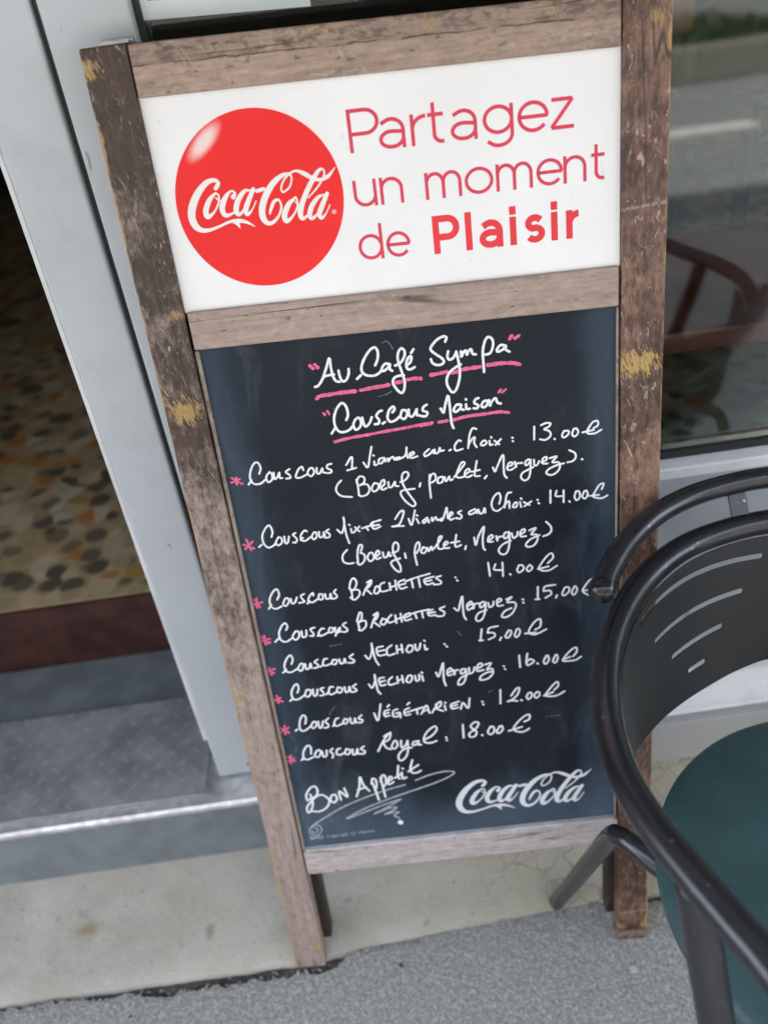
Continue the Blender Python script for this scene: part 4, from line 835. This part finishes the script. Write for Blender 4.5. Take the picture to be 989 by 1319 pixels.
# ================================================================== THE SIGN
VB = 1.2066
REC = 0.008
mb = empty('menu_board')
mb.matrix_world = Matrix(((0.998358, 0.056547, 0.009184, 0.04366), (-0.057288, 0.985445, 0.160052, 0.64652), (0, -0.160316, 0.987066, 0.0), (0, 0, 0, 1)))
tag(mb, 'weathered wooden folding menu board with white drinks panel over handwritten chalkboard', 'menu board')
DK, PL = (0.060, 0.033, 0.022), (0.310, 0.223, 0.170)
W_L = wood('wood_left_stile', 'z', (0.046, 0.026, 0.017), (0.310, 0.240, 0.206), 1.25, 0.02, [((-0.2336, 0, 0.872), 0.021, 0.75), ((-0.254, 0, 1.19), 0.014, 0.8), ((-0.250, 0, 0.50), 0.012, 0.5), ((-0.216, 0, 0.045), 0.014, 0.7), ((-0.222, 0, 0.97), 0.009, 0.5)])
W_R = wood('wood_right_stile', 'z', (0.066, 0.031, 0.019), (0.235, 0.137, 0.096), 0.30, 0.45, [((0.2315, 0, 0.868), 0.022, 1.0), ((0.245, 0, 1.175), 0.010, 0.5), ((0.2165, 0, 0.03), 0.010, 0.6), ((0.2565, 0, 0.03), 0.012, 0.6)], 0.75,
            [(1.0205, 0.0022, 0.8, (0.30, 0.25, 0.19)), (0.058, 0.003, 0.6, (0.30, 0.22, 0.14)), (0.012, 0.010, 0.45, (0.33, 0.28, 0.25))])
W_T = wood('wood_top_rail', 'x', DK, PL, 0.8, 0.8, [((-0.05, 0, 1.197), 0.010, 0.6), ((0.05, 0, 1.194), 0.009, 0.35), ((0.15, 0, 1.194), 0.009, 0.3)], 0.7, (), (1.184, -0.02))
W_M = wood('wood_middle_rail', 'x', DK, (0.320, 0.242, 0.196), 1.0, 1.0, [], 0.6)
W_B = wood('wood_bottom_rail', 'x', (0.10, 0.075, 0.065), (0.42, 0.365, 0.350), 1.3, 1.3, [], 0.4)
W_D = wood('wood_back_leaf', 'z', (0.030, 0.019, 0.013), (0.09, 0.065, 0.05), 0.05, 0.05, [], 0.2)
G = 0.0007
obj('stile', slabq([(-0.2572, 0.0), (-0.2142, 0.0), (-0.2142, 1.2066), (-0.2555, 1.2066)], 0.0, 0.024), W_L, mb, bevel=0.0022, seg=3)
obj('stile', slabq([(0.2152, 0.0), (0.2572, 0.0), (0.2562, 1.2), (0.2135, 1.2)], 0.0, 0.024), W_R, mb, bevel=0.0022, seg=3)
obj('rail', slabq([(-0.2130, 1.1629), (0.2125, 1.1552), (0.2125, 1.1965), (-0.2130, 1.2055)], 0.0006, 0.024), W_T, mb, bevel=0.002, seg=3)
obj('rail', slabq([(-0.2118, 0.9335), (0.2118, 0.9285), (0.2118, 0.9675), (-0.2118, 0.9715)], 0.0006, 0.022), W_M, mb, bevel=0.002, seg=3)
obj('rail', slabq([(-0.2120, 0.1895), (0.2140, 0.2000), (0.2140, 0.2395), (-0.2120, 0.2317)], 0.0006, 0.022), W_B, mb, bevel=0.0018, seg=3)
M_BEAD = wood('wood_bead', 'z', (0.07, 0.045, 0.03), (0.26, 0.21, 0.17), 1.0, 0.6, [], 0.5)
obj('bead', B(-0.2128, -0.2085, 0.0035, 0.0076, 0.2330, 0.9320), M_BEAD, mb, bevel=0.001)
obj('bead', B(0.2100, 0.2126, 0.0035, 0.0076, 0.2405, 0.9270), M_BEAD, mb, bevel=0.0008)
# pale dusty ledge on the bottom rail
obj('chalk_ledge', slabq([(-0.2080, 0.2325), (0.2095, 0.2403), (0.2095, 0.2425), (-0.2080, 0.2347)], 0.0012, 0.0078), plain('dusty_pale_ledge', (0.55, 0.53, 0.51), 0.8, var=0.2, scale=30), mb)

# white panel with a few greasy marks
t = NT('white_panel_print')
v = t.coord('Object')
n = t.noise(v, 6, 4)
c = t.mix(t.step(n, 0.35, 0.7), (0.79, 0.79, 0.775), (0.84, 0.84, 0.83))
m = t.math('MULTIPLY', t.step(t.noise(v, 48, 3, 0.6, 0.8), 0.655, 0.76), 0.4)
c = t.mix(m, c, (0.56, 0.57, 0.57))
t.set(Base_Color=c, Roughness=0.38)
WY = 0.0065
spn = obj('sign_panel', slabq([(-0.2140, 0.9705), (0.2134, 0.9665), (0.2134, 1.1572), (-0.2140, 1.1645)], WY, 0.016), t.m, mb)
# red disc
t = NT('red_disc_print')
x, y, z = t.xyz()[:3]
v = t.coord('Object')
base = t.mix(t.step(t.noise(v, 8, 3), 0.3, 0.7), (0.78, 0.020, 0.020), (0.84, 0.026, 0.024))
# the printed glint of the button, upper left
mp = t.n('ShaderNodeMapping', vector_type='TEXTURE')
tc = t.n('ShaderNodeTexCoord')
t.l(tc.outputs['Object'], mp.inputs[0])
mp.inputs['Location'].default_value = (-0.1640, 0, 1.1215)
mp.inputs['Rotation'].default_value = (0, radians(-41), 0)
mp.inputs['Scale'].default_value = (0.0215, 1, 0.0078)
k = t.n('ShaderNodeVectorMath', operation='LENGTH')
sep = t.n('ShaderNodeSeparateXYZ')
t.l(mp.outputs[0], sep.inputs[0])
cmb = t.n('ShaderNodeCombineXYZ')
t.l(sep.outputs[0], cmb.inputs[0])
t.l(sep.outputs[2], cmb.inputs[2])
t.l(cmb.outputs[0], k.inputs[0])
base = t.mix(t.math('MULTIPLY', t.step(k.outputs['Value'], 1.25, 0.35), 0.85), base, (0.85, 0.74, 0.70))
t.set(Base_Color=base, Roughness=0.35)
t.bs.inputs['Specular IOR Level'].default_value = 0.25
DC = (-0.1223, 1.0660)
DR = 0.0785
bm = bmesh.new()
ring = [(DC[0] + DR * cos(2 * pi * i / 128), DC[1] + DR * sin(2 * pi * i / 128)) for i in range(128)]
a = [bm.verts.new((p, WY - 0.0004, q)) for p, q in ring]
b = [bm.verts.new((p, WY - 0.0001, q)) for p, q in ring]
bm.faces.new(a)
for i in range(128):
    bm.faces.new([a[i], a[(i + 1) % 128], b[(i + 1) % 128], b[i]])
obj('red_disc', bm, t.m, spn)
M_LW = plain('white_print', (0.80, 0.78, 0.74), 0.4, var=0.03)
M_LB = plain('white_board_print', (0.66, 0.68, 0.70), 0.5, var=0.05)
LY = WY - 0.0004
bm = strokes(LOGO1, 0, LY, 0.00012, 0.0)
bm2 = None
obj('script_lettering', bm, M_LW, spn, smooth=True)
bm = bmesh.new()
ribbon(bm, [(-0.0548, 1.0480), (-0.0546, 1.0480)], [0.0042, 0.0042], LY, 0.0001)
obj('registered_mark', bm, plain('pale_pink_print', (0.78, 0.42, 0.34), 0.4), spn)

# printed slogan: single-line letter skeletons in x-height units
def arc(cx, cy, rx, ry, a0, a1, n=14):
    return [(cx + rx * cos(radians(a0 + (a1 - a0) * i / n)), cy + ry * sin(radians(a0 + (a1 - a0) * i / n))) for i in range(n + 1)]
def letter(ch, bold=False):
    A, D = 1.44, 1.42
    if ch == 'P':
        return [[(0, 0), (0, A)], [(0, A), (0.55, A)] + arc(0.55, A - 0.42, 0.42, 0.42, 90, -90)[1:] + [(0, A - 0.84)]], 1.04
    if ch == 'a':
        return [[(0.04, 0.86)] + arc(0.40, 0.60, 0.40, 0.40, 118, 0) + [(0.80, 0.0)], [(0.80, 0.52), (0.45, 0.56)] + arc(0.36, 0.28, 0.36, 0.28, 95, 270) + arc(0.40, 0.36, 0.40, 0.36, 280, 350, 6)], 1.12
    if ch == 'r':
        return [[(0, 0), (0, 1)], [(0, 0.55)] + arc(0.48, 0.5, 0.48, 0.48, 165, 90)], 0.55
    if ch == 't':
        return [[(0.2, 1.34), (0.2, 0.28)] + arc(0.46, 0.26, 0.26, 0.26, 180, 285)[1:], [(0, 0.98), (0.54, 0.98)]], 0.83
    if ch == 'g':
        return [arc(0.47, 0.54, 0.47, 0.46, 0, 360, 28), [(0.94, 1.0), (0.94, 0.0)] + arc(0.48, 0.0, 0.46, 0.40, 0, -120)[1:] + [(0.08, -0.22)]], 1.18
    if ch == 'e':
        return [[(0.03, 0.5), (0.97, 0.5)] + arc(0.5, 0.5, 0.48, 0.5, 5, 322, 26)], 1.12
    if ch == 'z':
        return [[(0.02, 1), (0.74, 1)], [(0.74, 1), (0, 0)], [(0, 0), (0.78, 0)]], 0.9
    if ch == 'u':
        return [[(0, 1), (0, 0.42)] + arc(0.40, 0.42, 0.40, 0.42, 180, 350) , [(0.80, 1), (0.80, 0)]], 1.06
    if ch == 'n':
        return [[(0, 0), (0, 1)], [(0, 0.55)] + arc(0.40, 0.58, 0.40, 0.42, 172, 0) + [(0.80, 0)]], 1.06
    if ch == 'm':
        return [[(0, 0), (0, 1)], [(0, 0.55)] + arc(0.34, 0.60, 0.34, 0.40, 172, 0) + [(0.68, 0)], [(0.68, 0.55)] + arc(1.02, 0.60, 0.34, 0.40, 172, 0) + [(1.36, 0)]], 1.62
    if ch == 'o':
        return [arc(0.52, 0.5, 0.52, 0.5, 0, 360, 30)], 1.28
    if ch == 'd':
        return [arc(0.49, 0.5, 0.49, 0.5, 0, 360, 30), [(0.98, 0), (0.98, A)]], 1.24
    if ch == 'l':
        return [[(0, 0), (0, A)]], 0.26
    if ch == 'i':
        return [[(0, 0), (0, 1)], [(0, 1.33), (0, 1.42)]], 0.26
    if ch == 's':
        return [[(0.66, 0.86)] + arc(0.36, 0.75, 0.34, 0.25, 60, 250, 12) + arc(0.36, 0.27, 0.36, 0.27, 80, -150, 16)], 0.90
def word(bm, txt, p, q, xh, w, tight, bold):
    adv = 0
    L = []
    for c in txt:
        st, a = letter(c)
        if bold:
            kx = {'P': 0.78, 'a': 0.80, 's': 0.70, 'r': 0.72}.get(c, 1)
            a = {'P': 1.20, 'l': 0.50, 'a': 1.14, 'i': 0.55, 's': 0.97, 'r': 0.4}[c]
            st = [[(x * kx, y) for x, y in s] for s in st]
            if c == 'i':
                st = [st[0], [(0, 1.40), (0, 1.47)]]
        L.append((adv, st))
        adv += a + tight
    end = max(x + o for o, st in L for s in st for x, _ in s)
    sx = (q[0] - p[0]) / end
    for o, st in L:
        for s in st:
            pts = []
            for (x, y) in s:
                f = (x + o) / end
                pts.append((p[0] + (x + o) * sx, p[1] + (q[1] - p[1]) * f + y * (xh - w) + w / 2))
            for e0, e1 in ((0, 1), (-1, -2)):          # upright stems end square on the base and cap lines
                if abs(pts[e0][0] - pts[e1][0]) < 0.12 * abs(pts[e0][1] - pts[e1][1]) and len(s) != 31 and len(s) != 29:
                    sg = 1 if pts[e0][1] > pts[e1][1] else -1
                    pts[e0] = (pts[e0][0], pts[e0][1] + sg * w / 2)
            # square-ended straight strokes as flat bars, curves as ribbons
            dense = [pts[0]]
            for a, b in zip(pts, pts[1:]):
                m = max(1, int(((a[0] - b[0]) ** 2 + (a[1] - b[1]) ** 2) ** 0.5 / 0.0025))
                for k in range(1, m + 1):
                    dense.append((a[0] + (b[0] - a[0]) * k / m, a[1] + (b[1] - a[1]) * k / m))
            bar(bm, dense, w, WY - 0.0001)
def bar(bm, pts, w, y, cnt=[0]):
    """a flat printed stroke with square ends"""
    cnt[0] = (cnt[0] + 1) % 9
    yy = y - cnt[0] * 1.5e-5
    rows = []
    n = len(pts)
    for i in range(n):
        a = Vector(pts[max(0, i - 1)])
        b = Vector(pts[min(n - 1, i + 1)])
        if n > 3 and i in (0, n - 1) and (Vector(pts[0]) - Vector(pts[-1])).length < 1e-6:
            a, b = Vector(pts[-2]), Vector(pts[1])
        d = (b - a).normalized()
        c = Vector(pts[i])
        nn = Vector((-d.y, d.x)) * w * 0.5
        rows.append((bm.verts.new((c.x - nn.x, yy, c.y - nn.y)), bm.verts.new((c.x + nn.x, yy, c.y + nn.y))))
    for a, b in zip(rows, rows[1:]):
        bm.faces.new([a[0], b[0], b[1], a[1]])
M_CRIM = plain('crimson_print', (0.66, 0.030, 0.075), 0.4, var=0.05)
M_RED = plain('red_print', (0.74, 0.020, 0.030), 0.4, var=0.05)
XH = 0.0222
bm = bmesh.new()
word(bm, 'Partagez', (-0.0310, 1.0965), (0.1715, 1.0948), 0.0264, 0.0033, 0.0, False)
obj('slogan_word', bm, M_CRIM, spn)
bm = bmesh.new()
word(bm, 'un', (-0.0330, 1.0492), (0.0105, 1.0486), XH + 0.0016, 0.0031, 0.0, False)
obj('slogan_word', bm, M_CRIM, spn)
bm = bmesh.new()
word(bm, 'moment', (0.0340, 1.0482), (0.1990, 1.0476), XH + 0.0016, 0.0031, 0.0, False)
obj('slogan_word', bm, M_CRIM, spn)
bm = bmesh.new()
word(bm, 'de', (-0.0345, 1.0005), (0.0125, 0.9997), XH + 0.0016, 0.0031, 0.0, False)
obj('slogan_word', bm, M_CRIM, spn)
bm = bmesh.new()
word(bm, 'Plaisir', (0.0390, 0.9982), (0.1745, 0.9976), 0.0262, 0.0062, 0.0, True)
obj('slogan_word', bm, M_RED, spn)

# chalkboard
t = NT('slate_paint')
v = t.coord('Object')
x, y, z = t.xyz()[:3]
n1 = t.noise(v, 5, 5, 0.6, 0.4)
n2 = t.noise(t.coord('Object', (1, 1, 0.35)), 26, 5, 0.65, 0.8)
c = t.mix(t.step(n1, 0.3, 0.75), (0.0052, 0.0088, 0.0150), (0.0088, 0.0145, 0.0240))
sm = t.math('MULTIPLY', t.math('MULTIPLY', t.step(n2, 0.48, 0.8), t.step(n1, 0.35, 0.7)), 0.16)
c = t.mix(sm, c, (0.32, 0.35, 0.38))
# bluer towards the side borders; chalk haze along the foot
dx = t.math('SUBTRACT', 0.2095, t.math('ABSOLUTE', x))
tint = t.math('MULTIPLY', t.step(t.math('ADD', dx, t.math('MULTIPLY_ADD', n2, -0.07, 0.03)), 0.050, 0.0), 0.20)
c = t.mix(tint, c, (0.13, 0.20, 0.29))
dz = t.math('SUBTRACT', z, 0.236)
tint = t.math('MULTIPLY', t.step(t.math('ADD', dz, t.math('MULTIPLY_ADD', n1, -0.16, 0.08)), 0.12, 0.0), 0.30)
c = t.mix(tint, c, (0.16, 0.23, 0.31))
t.set(Base_Color=c, Roughness=t.math('MULTIPLY_ADD', n1, 0.2, 0.40))
t.bs.inputs['Specular IOR Level'].default_value = 0.22
t.bump(t.noise(v, 350, 2), 0.05, 0.001)
cb = obj('chalkboard', slabq([(-0.2135, 0.2305), (0.2138, 0.2380), (0.2138, 0.9310), (-0.2135, 0.9355)], REC, 0.017), t.m, mb)
def chalk(name, col, var=0.1, rough=0.85):
    t = NT(name)
    v = t.coord('Object')
    n = t.noise(v, 420, 3, 0.6)
    c = t.mix(t.step(n, 0.3, 0.6), tuple(a * (1 - var * 1.6) for a in col), col)
    t.set(Base_Color=c, Roughness=rough)
    return t.m
INK = {'white': chalk('white_chalk_ink', (0.82, 0.83, 0.83)), 'pink': chalk('pink_chalk_ink', (0.82, 0.15, 0.285), 0.25),
       'grey': chalk('thin_chalk_ink', (0.42, 0.44, 0.46), 0.3), 'tint': chalk('chalk_smudge', (0.16, 0.18, 0.20), 0.5)}
random.seed(5)
def clusters(data, gap):
    S = []
    for s in data.split('|'):
        xs_ = [int(p.split(',')[0]) for p in s.split()]
        S.append((min(xs_), max(xs_), s))
    S.sort()
    out = [[S[0]]]
    hi = S[0][1]
    for q in S[1:]:
        if q[0] - hi > gap:
            out.append([])
            hi = q[1]
        out[-1].append(q)
        hi = max(hi, q[1])
    return ['|'.join(q[2] for q in c_) for c_ in out]
for (nm, ink, w, data) in TXT:
    for piece in ([data] if nm in ('asterisk', 'maker_mark', 'flourish', 'flourish_dot', 'closing_line') else data.split('|') if nm == 'chalk_scratch' else clusters(data, 400 if nm == 'quotation_mark' else 30 if nm == 'underline' else 75)):
        obj(nm, strokes(piece, w, REC, 0.00012 if ink != 'white' else 0.00025, 0.20 if ink == 'pink' else 0.06), INK[ink], cb, smooth=True)
obj('script_lettering', strokes(LOGO2, 0, REC, 0.00012, 0.0), M_LB, cb, smooth=True)
# tiny printed maker's line
CAPS = {'F': [[(0, 0), (0, 1), (.6, 1)], [(0, .5), (.5, .5)]], 'A': [[(0, 0), (.35, 1), (.7, 0)], [(.12, .35), (.58, .35)]],
        'B': [[(0, 0), (0, 1), (.45, 1), (.55, .75), (.4, .52), (0, .52)], [(.4, .52), (.62, .27), (.45, 0), (0, 0)]],
        'R': [[(0, 0), (0, 1), (.5, 1), (.6, .75), (.5, .5), (0, .5)], [(.3, .5), (.65, 0)]], 'I': [[(0.1, 0), (0.1, 1)]],
        'Q': [[(.35, 1), (0, .6), (.1, .1), (.4, 0), (.7, .4), (.6, .9), (.35, 1)], [(.4, .3), (.75, -.1)]],
        'U': [[(0, 1), (0, .25), (.3, 0), (.6, .25), (.6, 1)]], 'E': [[(.6, 1), (0, 1), (0, 0), (.6, 0)], [(0, .5), (.5, .5)]],
        'N': [[(0, 0), (0, 1), (.6, 0), (.6, 1)]], 'C': [[(.65, .85), (.35, 1), (0, .55), (.3, 0), (.65, .15)]]}
bm = bmesh.new()
xx = -0.1762
txt = 'FABRIQUE EN FRANCE'
sx = (0.1762 - 0.1105) / (len(txt) * 0.95)
for ch in txt:
    if ch != ' ':
        for s in CAPS[ch]:
            ribbon(bm, [(xx + a * sx, 0.2478 + (xx + 0.1762) * 0.05 + b * 0.0042) for a, b in s], [0.0008] * len(s), REC, 0.00005, 0, False)
    xx += sx * 0.95
obj('maker_print', bm, INK['grey'], cb)

# back leaf, folded flat behind
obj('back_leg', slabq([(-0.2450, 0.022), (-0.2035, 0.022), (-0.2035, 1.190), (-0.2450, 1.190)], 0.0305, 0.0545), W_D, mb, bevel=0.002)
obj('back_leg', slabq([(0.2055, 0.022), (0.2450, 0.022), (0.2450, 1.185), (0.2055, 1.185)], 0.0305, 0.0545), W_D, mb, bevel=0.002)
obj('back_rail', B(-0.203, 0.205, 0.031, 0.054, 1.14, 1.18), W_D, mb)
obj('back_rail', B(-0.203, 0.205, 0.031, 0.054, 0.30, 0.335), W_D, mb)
M_HING = plain('galvanised_hinge', (0.42, 0.43, 0.44), 0.4, metal=0.7, var=0.2, scale=50)
for hx in (-0.226, 0.232):
    bm = bmesh.new()
    box(bm, hx - 0.014, hx + 0.014, 0.006, 0.05, 1.2072 if hx < 0 else 1.2007, 1.2092 if hx < 0 else 1.2027)
    zz = 1.2102 if hx < 0 else 1.2037
    tube(bm, [Vector((hx - 0.014, 0.0272, zz)), Vector((hx + 0.014, 0.0272, zz))], 0.0034, 10)
    obj('hinge', bm, M_HING, mb)

# ================================================================== THE CHAIR
CX = 0.430
t = NT('black_tube_paint')
v = t.coord('Object')
n = t.noise(v, 30, 4)
c = t.mix(t.step(n, 0.3, 0.7), (0.064, 0.066, 0.072), (0.074, 0.076, 0.082))
m = t.step(t.noise(v, 170, 2, 0.5), 0.715, 0.74)
c = t.mix(t.math('MULTIPLY', m, 0.7), c, (0.45, 0.44, 0.43))
t.set(Base_Color=c, Roughness=t.math('MULTIPLY_ADD', n, 0.06, 0.23), Metallic=0.80)
M_TUBE = t.m
ch = empty('bistro_armchair', (0, 0, 0))
tag(ch, 'black tubular bistro armchair with round green seat in front of the sign', 'chair')
def mirror(P):
    return [Vector((2 * CX - p.x, p.y, p.z)) for p in P]
left = [Vector(p) for p in [(0.238, 0.196, 0.648), (0.227, 0.233, 0.657), (0.216, 0.273, 0.660), (0.204, 0.306, 0.660), (0.190, 0.345, 0.660), (0.177, 0.387, 0.660), (0.1695, 0.436, 0.660),
                             (0.1735, 0.490, 0.660), (0.187, 0.540, 0.660), (0.207, 0.588, 0.660), (0.239, 0.637, 0.660), (0.279, 0.679, 0.660), (0.325, 0.710, 0.660), (0.377, 0.727, 0.660)]]
H = left + [Vector((CX, 0.733, 0.660))] + mirror(left)[::-1]
HP = catmull(H, 7)
bm = tube(bmesh.new(), HP, 0.0138, 20)
obj('arm_hoop', bm, M_TUBE, ch, smooth=True)
ol = [Vector(p) for p in [(0.2045, 0.617, 0.70), (0.221, 0.645, 0.70), (0.252, 0.685, 0.70), (0.296, 0.7235, 0.70), (0.343, 0.747, 0.70), (0.390, 0.758, 0.70)]]
OP = catmull(ol + [Vector((CX, 0.761, 0.70))] + mirror(ol)[::-1], 8)
outer = obj('back_rail', tube(bmesh.new(), OP, 0.0122, 18), M_TUBE, ch, smooth=True)
M_CAP = plain('glossy_black_plastic', (0.012, 0.012, 0.013), 0.15)
for P in (OP, OP[::-1]):
    d = (P[0] - P[2]).normalized()
    bm = bmesh.new()
    r = 0.0135
    pts = [P[0] - d * 0.006]
    prof = [(-0.007, 0.8), (-0.0065, 0.98), (-0.004, 1.0), (0.002, 0.99), (0.006, 0.9), (0.0095, 0.68), (0.0115, 0.40), (0.0122, 0.1)]
    u = d.orthogonal().normalized()
    w = d.cross(u)
    rings = [[bm.verts.new(P[0] + d * a + (u * cos(2 * pi * k / 20) + w * sin(2 * pi * k / 20)) * r * b) for k in range(20)] for a, b in prof]
    for a, b in zip(rings, rings[1:]):
        for k in range(20):
            bm.faces.new([a[k], a[(k + 1) % 20], b[(k + 1) % 20], b[k]])
    bm.faces.new(rings[0][::-1])
    bm.faces.new(rings[-1])
    obj('end_cap', bm, M_CAP, outer, smooth=True)
for sx in (0.396, 2 * CX - 0.396):
    bm = bmesh.new()
    w = 0.0095
    prof = [(0.7295, 0.665), (0.7325, 0.664), (0.7605, 0.697), (0.7575, 0.699)]
    a = [bm.verts.new((sx - w, p, q)) for p, q in prof]
    b = [bm.verts.new((sx + w, p, q)) for p, q in prof]
    bm.faces.new(a)
    bm.faces.new(b[::-1])
    for i in range(4):
        j = (i + 1) % 4
        bm.faces.new([a[i], b[i], b[j], a[j]])
    obj('strut', bm, M_TUBE, ch)
# perforated backrest: ruled between a line under the hoop and a lower edge
tl = [Vector(p) for p in [(0.188, 0.478, 0.652), (0.191, 0.505, 0.652), (0.2005, 0.537, 0.652), (0.219, 0.582, 0.652), (0.2485, 0.628, 0.652), (0.2865, 0.6675, 0.652), (0.330, 0.697, 0.652), (0.379, 0.714, 0.652)]]
bl = [Vector(p) for p in [(0.212, 0.512, 0.535), (0.2165, 0.530, 0.526), (0.2255, 0.552, 0.517), (0.2415, 0.580, 0.507), (0.2760, 0.613, 0.500), (0.3080, 0.6335, 0.500), (0.3450, 0.6520, 0.500), (0.3860, 0.6690, 0.500)]]
TP = catmull(tl + [Vector((CX, 0.719, 0.652))] + mirror(tl)[::-1], 36)
BP = catmull(bl + [Vector((CX, 0.6790, 0.500))] + mirror(bl)[::-1], 36)
NJ = 150
def pan(i, j):
    s = j / NJ
    return TP[i].lerp(BP[i], s) + Vector((0, 0, 0))
SLOTS = [(94, 6, 184, 13), (105, 31, 172, 34), (119, 53, 157, 53), (131, 71, 142, 71)]
segs = []
for q in SLOTS:
    i0, j0, i1, j1 = q[0] * 1.5, q[1] * NJ / 90, q[2] * 1.5, q[3] * NJ / 90
    a = [pan(int(round(i0 + (i1 - i0) * k / 24)), j0 + (j1 - j0) * k / 24) for k in range(25)]
    a = [a[0].lerp(a[0], 0)] + catmull(a, 8)
    segs.append(a)
    segs.append(mirror(a))
bm = bmesh.new()
NI = len(TP)
V = [[bm.verts.new(pan(i, j)) for j in range(NJ + 1)] for i in range(NI)]
RS = 0.0033
import numpy as np
PTS = np.array([tuple(p) for s in segs for p in s])
def near(c):
    d = ((PTS - np.array(c)) ** 2).sum(1)
    k_ = int(d.argmin())
    return float(d[k_]) ** 0.5, Vector(PTS[k_])
GR = np.array([[tuple(V[i][j].co) for j in range(NJ + 1)] for i in range(NI)])
CC = (GR[:-1, :-1] + GR[1:, 1:]) / 2
cut = set()
for i in range(NI - 1):
    d = ((CC[i][:, None, :] - PTS[None, :, :]) ** 2).sum(2).min(1)
    for j in np.nonzero(d < RS * RS)[0]:
        cut.add((i, int(j)))
rim = set()
for (i, j) in cut:
    for a_, b_ in ((i, j), (i + 1, j), (i, j + 1), (i + 1, j + 1)):
        rim.add((a_, b_))
for i in range(NI - 1):
    for j in range(NJ):
        if (i, j) not in cut:
            bm.faces.new([V[i][j], V[i + 1][j], V[i + 1][j + 1], V[i][j + 1]])
for (i, j) in rim:                       # draw the rim of every slot out to a clean outline
    d, p = near(V[i][j].co)
    if d > 1e-6:
        V[i][j].co = p + (V[i][j].co - p) * (RS / d)
loose = [q for q in bm.verts if not q.link_faces]
bmesh.ops.delete(bm, geom=loose, context='VERTS')
t = NT('black_sheet_metal')
v = t.coord('Object')
n = t.noise(v, 6, 4)
t.set(Base_Color=t.mix(t.step(n, 0.3, 0.7), (0.0100, 0.0120, 0.0130), (0.0155, 0.0180, 0.0190)), Roughness=t.math('MULTIPLY_ADD', n, 0.15, 0.42))
bk = obj('backrest', bm, t.m, ch, smooth=True)
sm_ = bk.modifiers.new('thick', 'SOLIDIFY')
sm_.thickness = 0.0016
sm_.offset = 0
# seat
t = NT('green_vinyl')
v = t.coord('Object')
n = t.noise(v, 10, 5)
n2 = t.noise(v, 120, 3)
c = t.mix(t.step(n, 0.3, 0.7), (0.028, 0.070, 0.070), (0.042, 0.092, 0.094))
c = t.mix(t.math('MULTIPLY', t.step(n2, 0.5, 0.8), 0.25), c, (0.055, 0.120, 0.126))
t.set(Base_Color=c, Roughness=t.math('MULTIPLY_ADD', n, 0.2, 0.36))
sp_ = t.math('MULTIPLY', t.step(t.noise(v, 240, 2, 0.5), 0.70, 0.75), 0.5)
c = t.mix(sp_, c, (0.16, 0.20, 0.20))
t.put(t.bs.inputs['Base Color'], c)
t.bump(t.math('ADD', t.noise(v, 620, 3), t.math('MULTIPLY', t.noise(v, 22, 4), 1.5)), 0.28, 0.0012)
bm = bmesh.new()
prof = [(0.05, -0.036), (0.190, -0.036), (0.200, -0.033), (0.2060, -0.026), (0.2075, -0.018), (0.2065, -0.010), (0.2020, -0.004), (0.192, 0.0), (0.16, 0.004), (0.11, 0.007), (0.05, 0.0085), (0.005, 0.009)]
lathe(bm, prof, (CX, 0.430, 0.452), 96)
obj('seat', bm, t.m, ch, smooth=True)
bm = bmesh.new()
tube(bm, [Vector((CX + 0.165 * cos(2 * pi * k / 48), 0.43 + 0.165 * sin(2 * pi * k / 48), 0.4045)) for k in range(49)], 0.010, 12)
obj('seat_ring', bm, M_TUBE, ch, smooth=True)
for mir in (0, 1):
    f = mirror if mir else (lambda P: P)
    P = f(catmull([Vector(p) for p in [(0.193, 0.342, 0.656), (0.2005, 0.318, 0.58), (0.2075, 0.296, 0.515), (0.219, 0.258, 0.40), (0.237, 0.200, 0.2), (0.254, 0.142, 0.004)]], 6))
    obj('leg', tube(bmesh.new(), P, 0.0150, 18, True, 0.0138), M_TUBE, ch, smooth=True)
    P = f(catmull([Vector(p) for p in [(0.1855, 0.703, 0.004), (0.1915, 0.655, 0.125), (0.199, 0.592, 0.285), (0.2045, 0.546, 0.400), (0.2085, 0.527, 0.427), (0.2185, 0.511, 0.432), (0.240, 0.486, 0.4235), (0.29, 0.45, 0.403), (0.34, 0.44, 0.3955)]], 6))
    obj('leg', tube(bmesh.new(), P, 0.0114, 16), M_TUBE, ch, smooth=True)
# bits lying about
M_GUM = plain('grey_gum', (0.42, 0.41, 0.38), 0.7)
bm = bmesh.new()
lathe(bm, [(0.0062, 0), (0.0064, 0.0012), (0.004, 0.002), (0.001, 0.0022)], (0.268, 0.592, 0.0005), 18)
tag(obj('chewing_gum', bm, M_GUM, smooth=True), 'flattened grey gum spot on asphalt below the right board foot', 'gum')
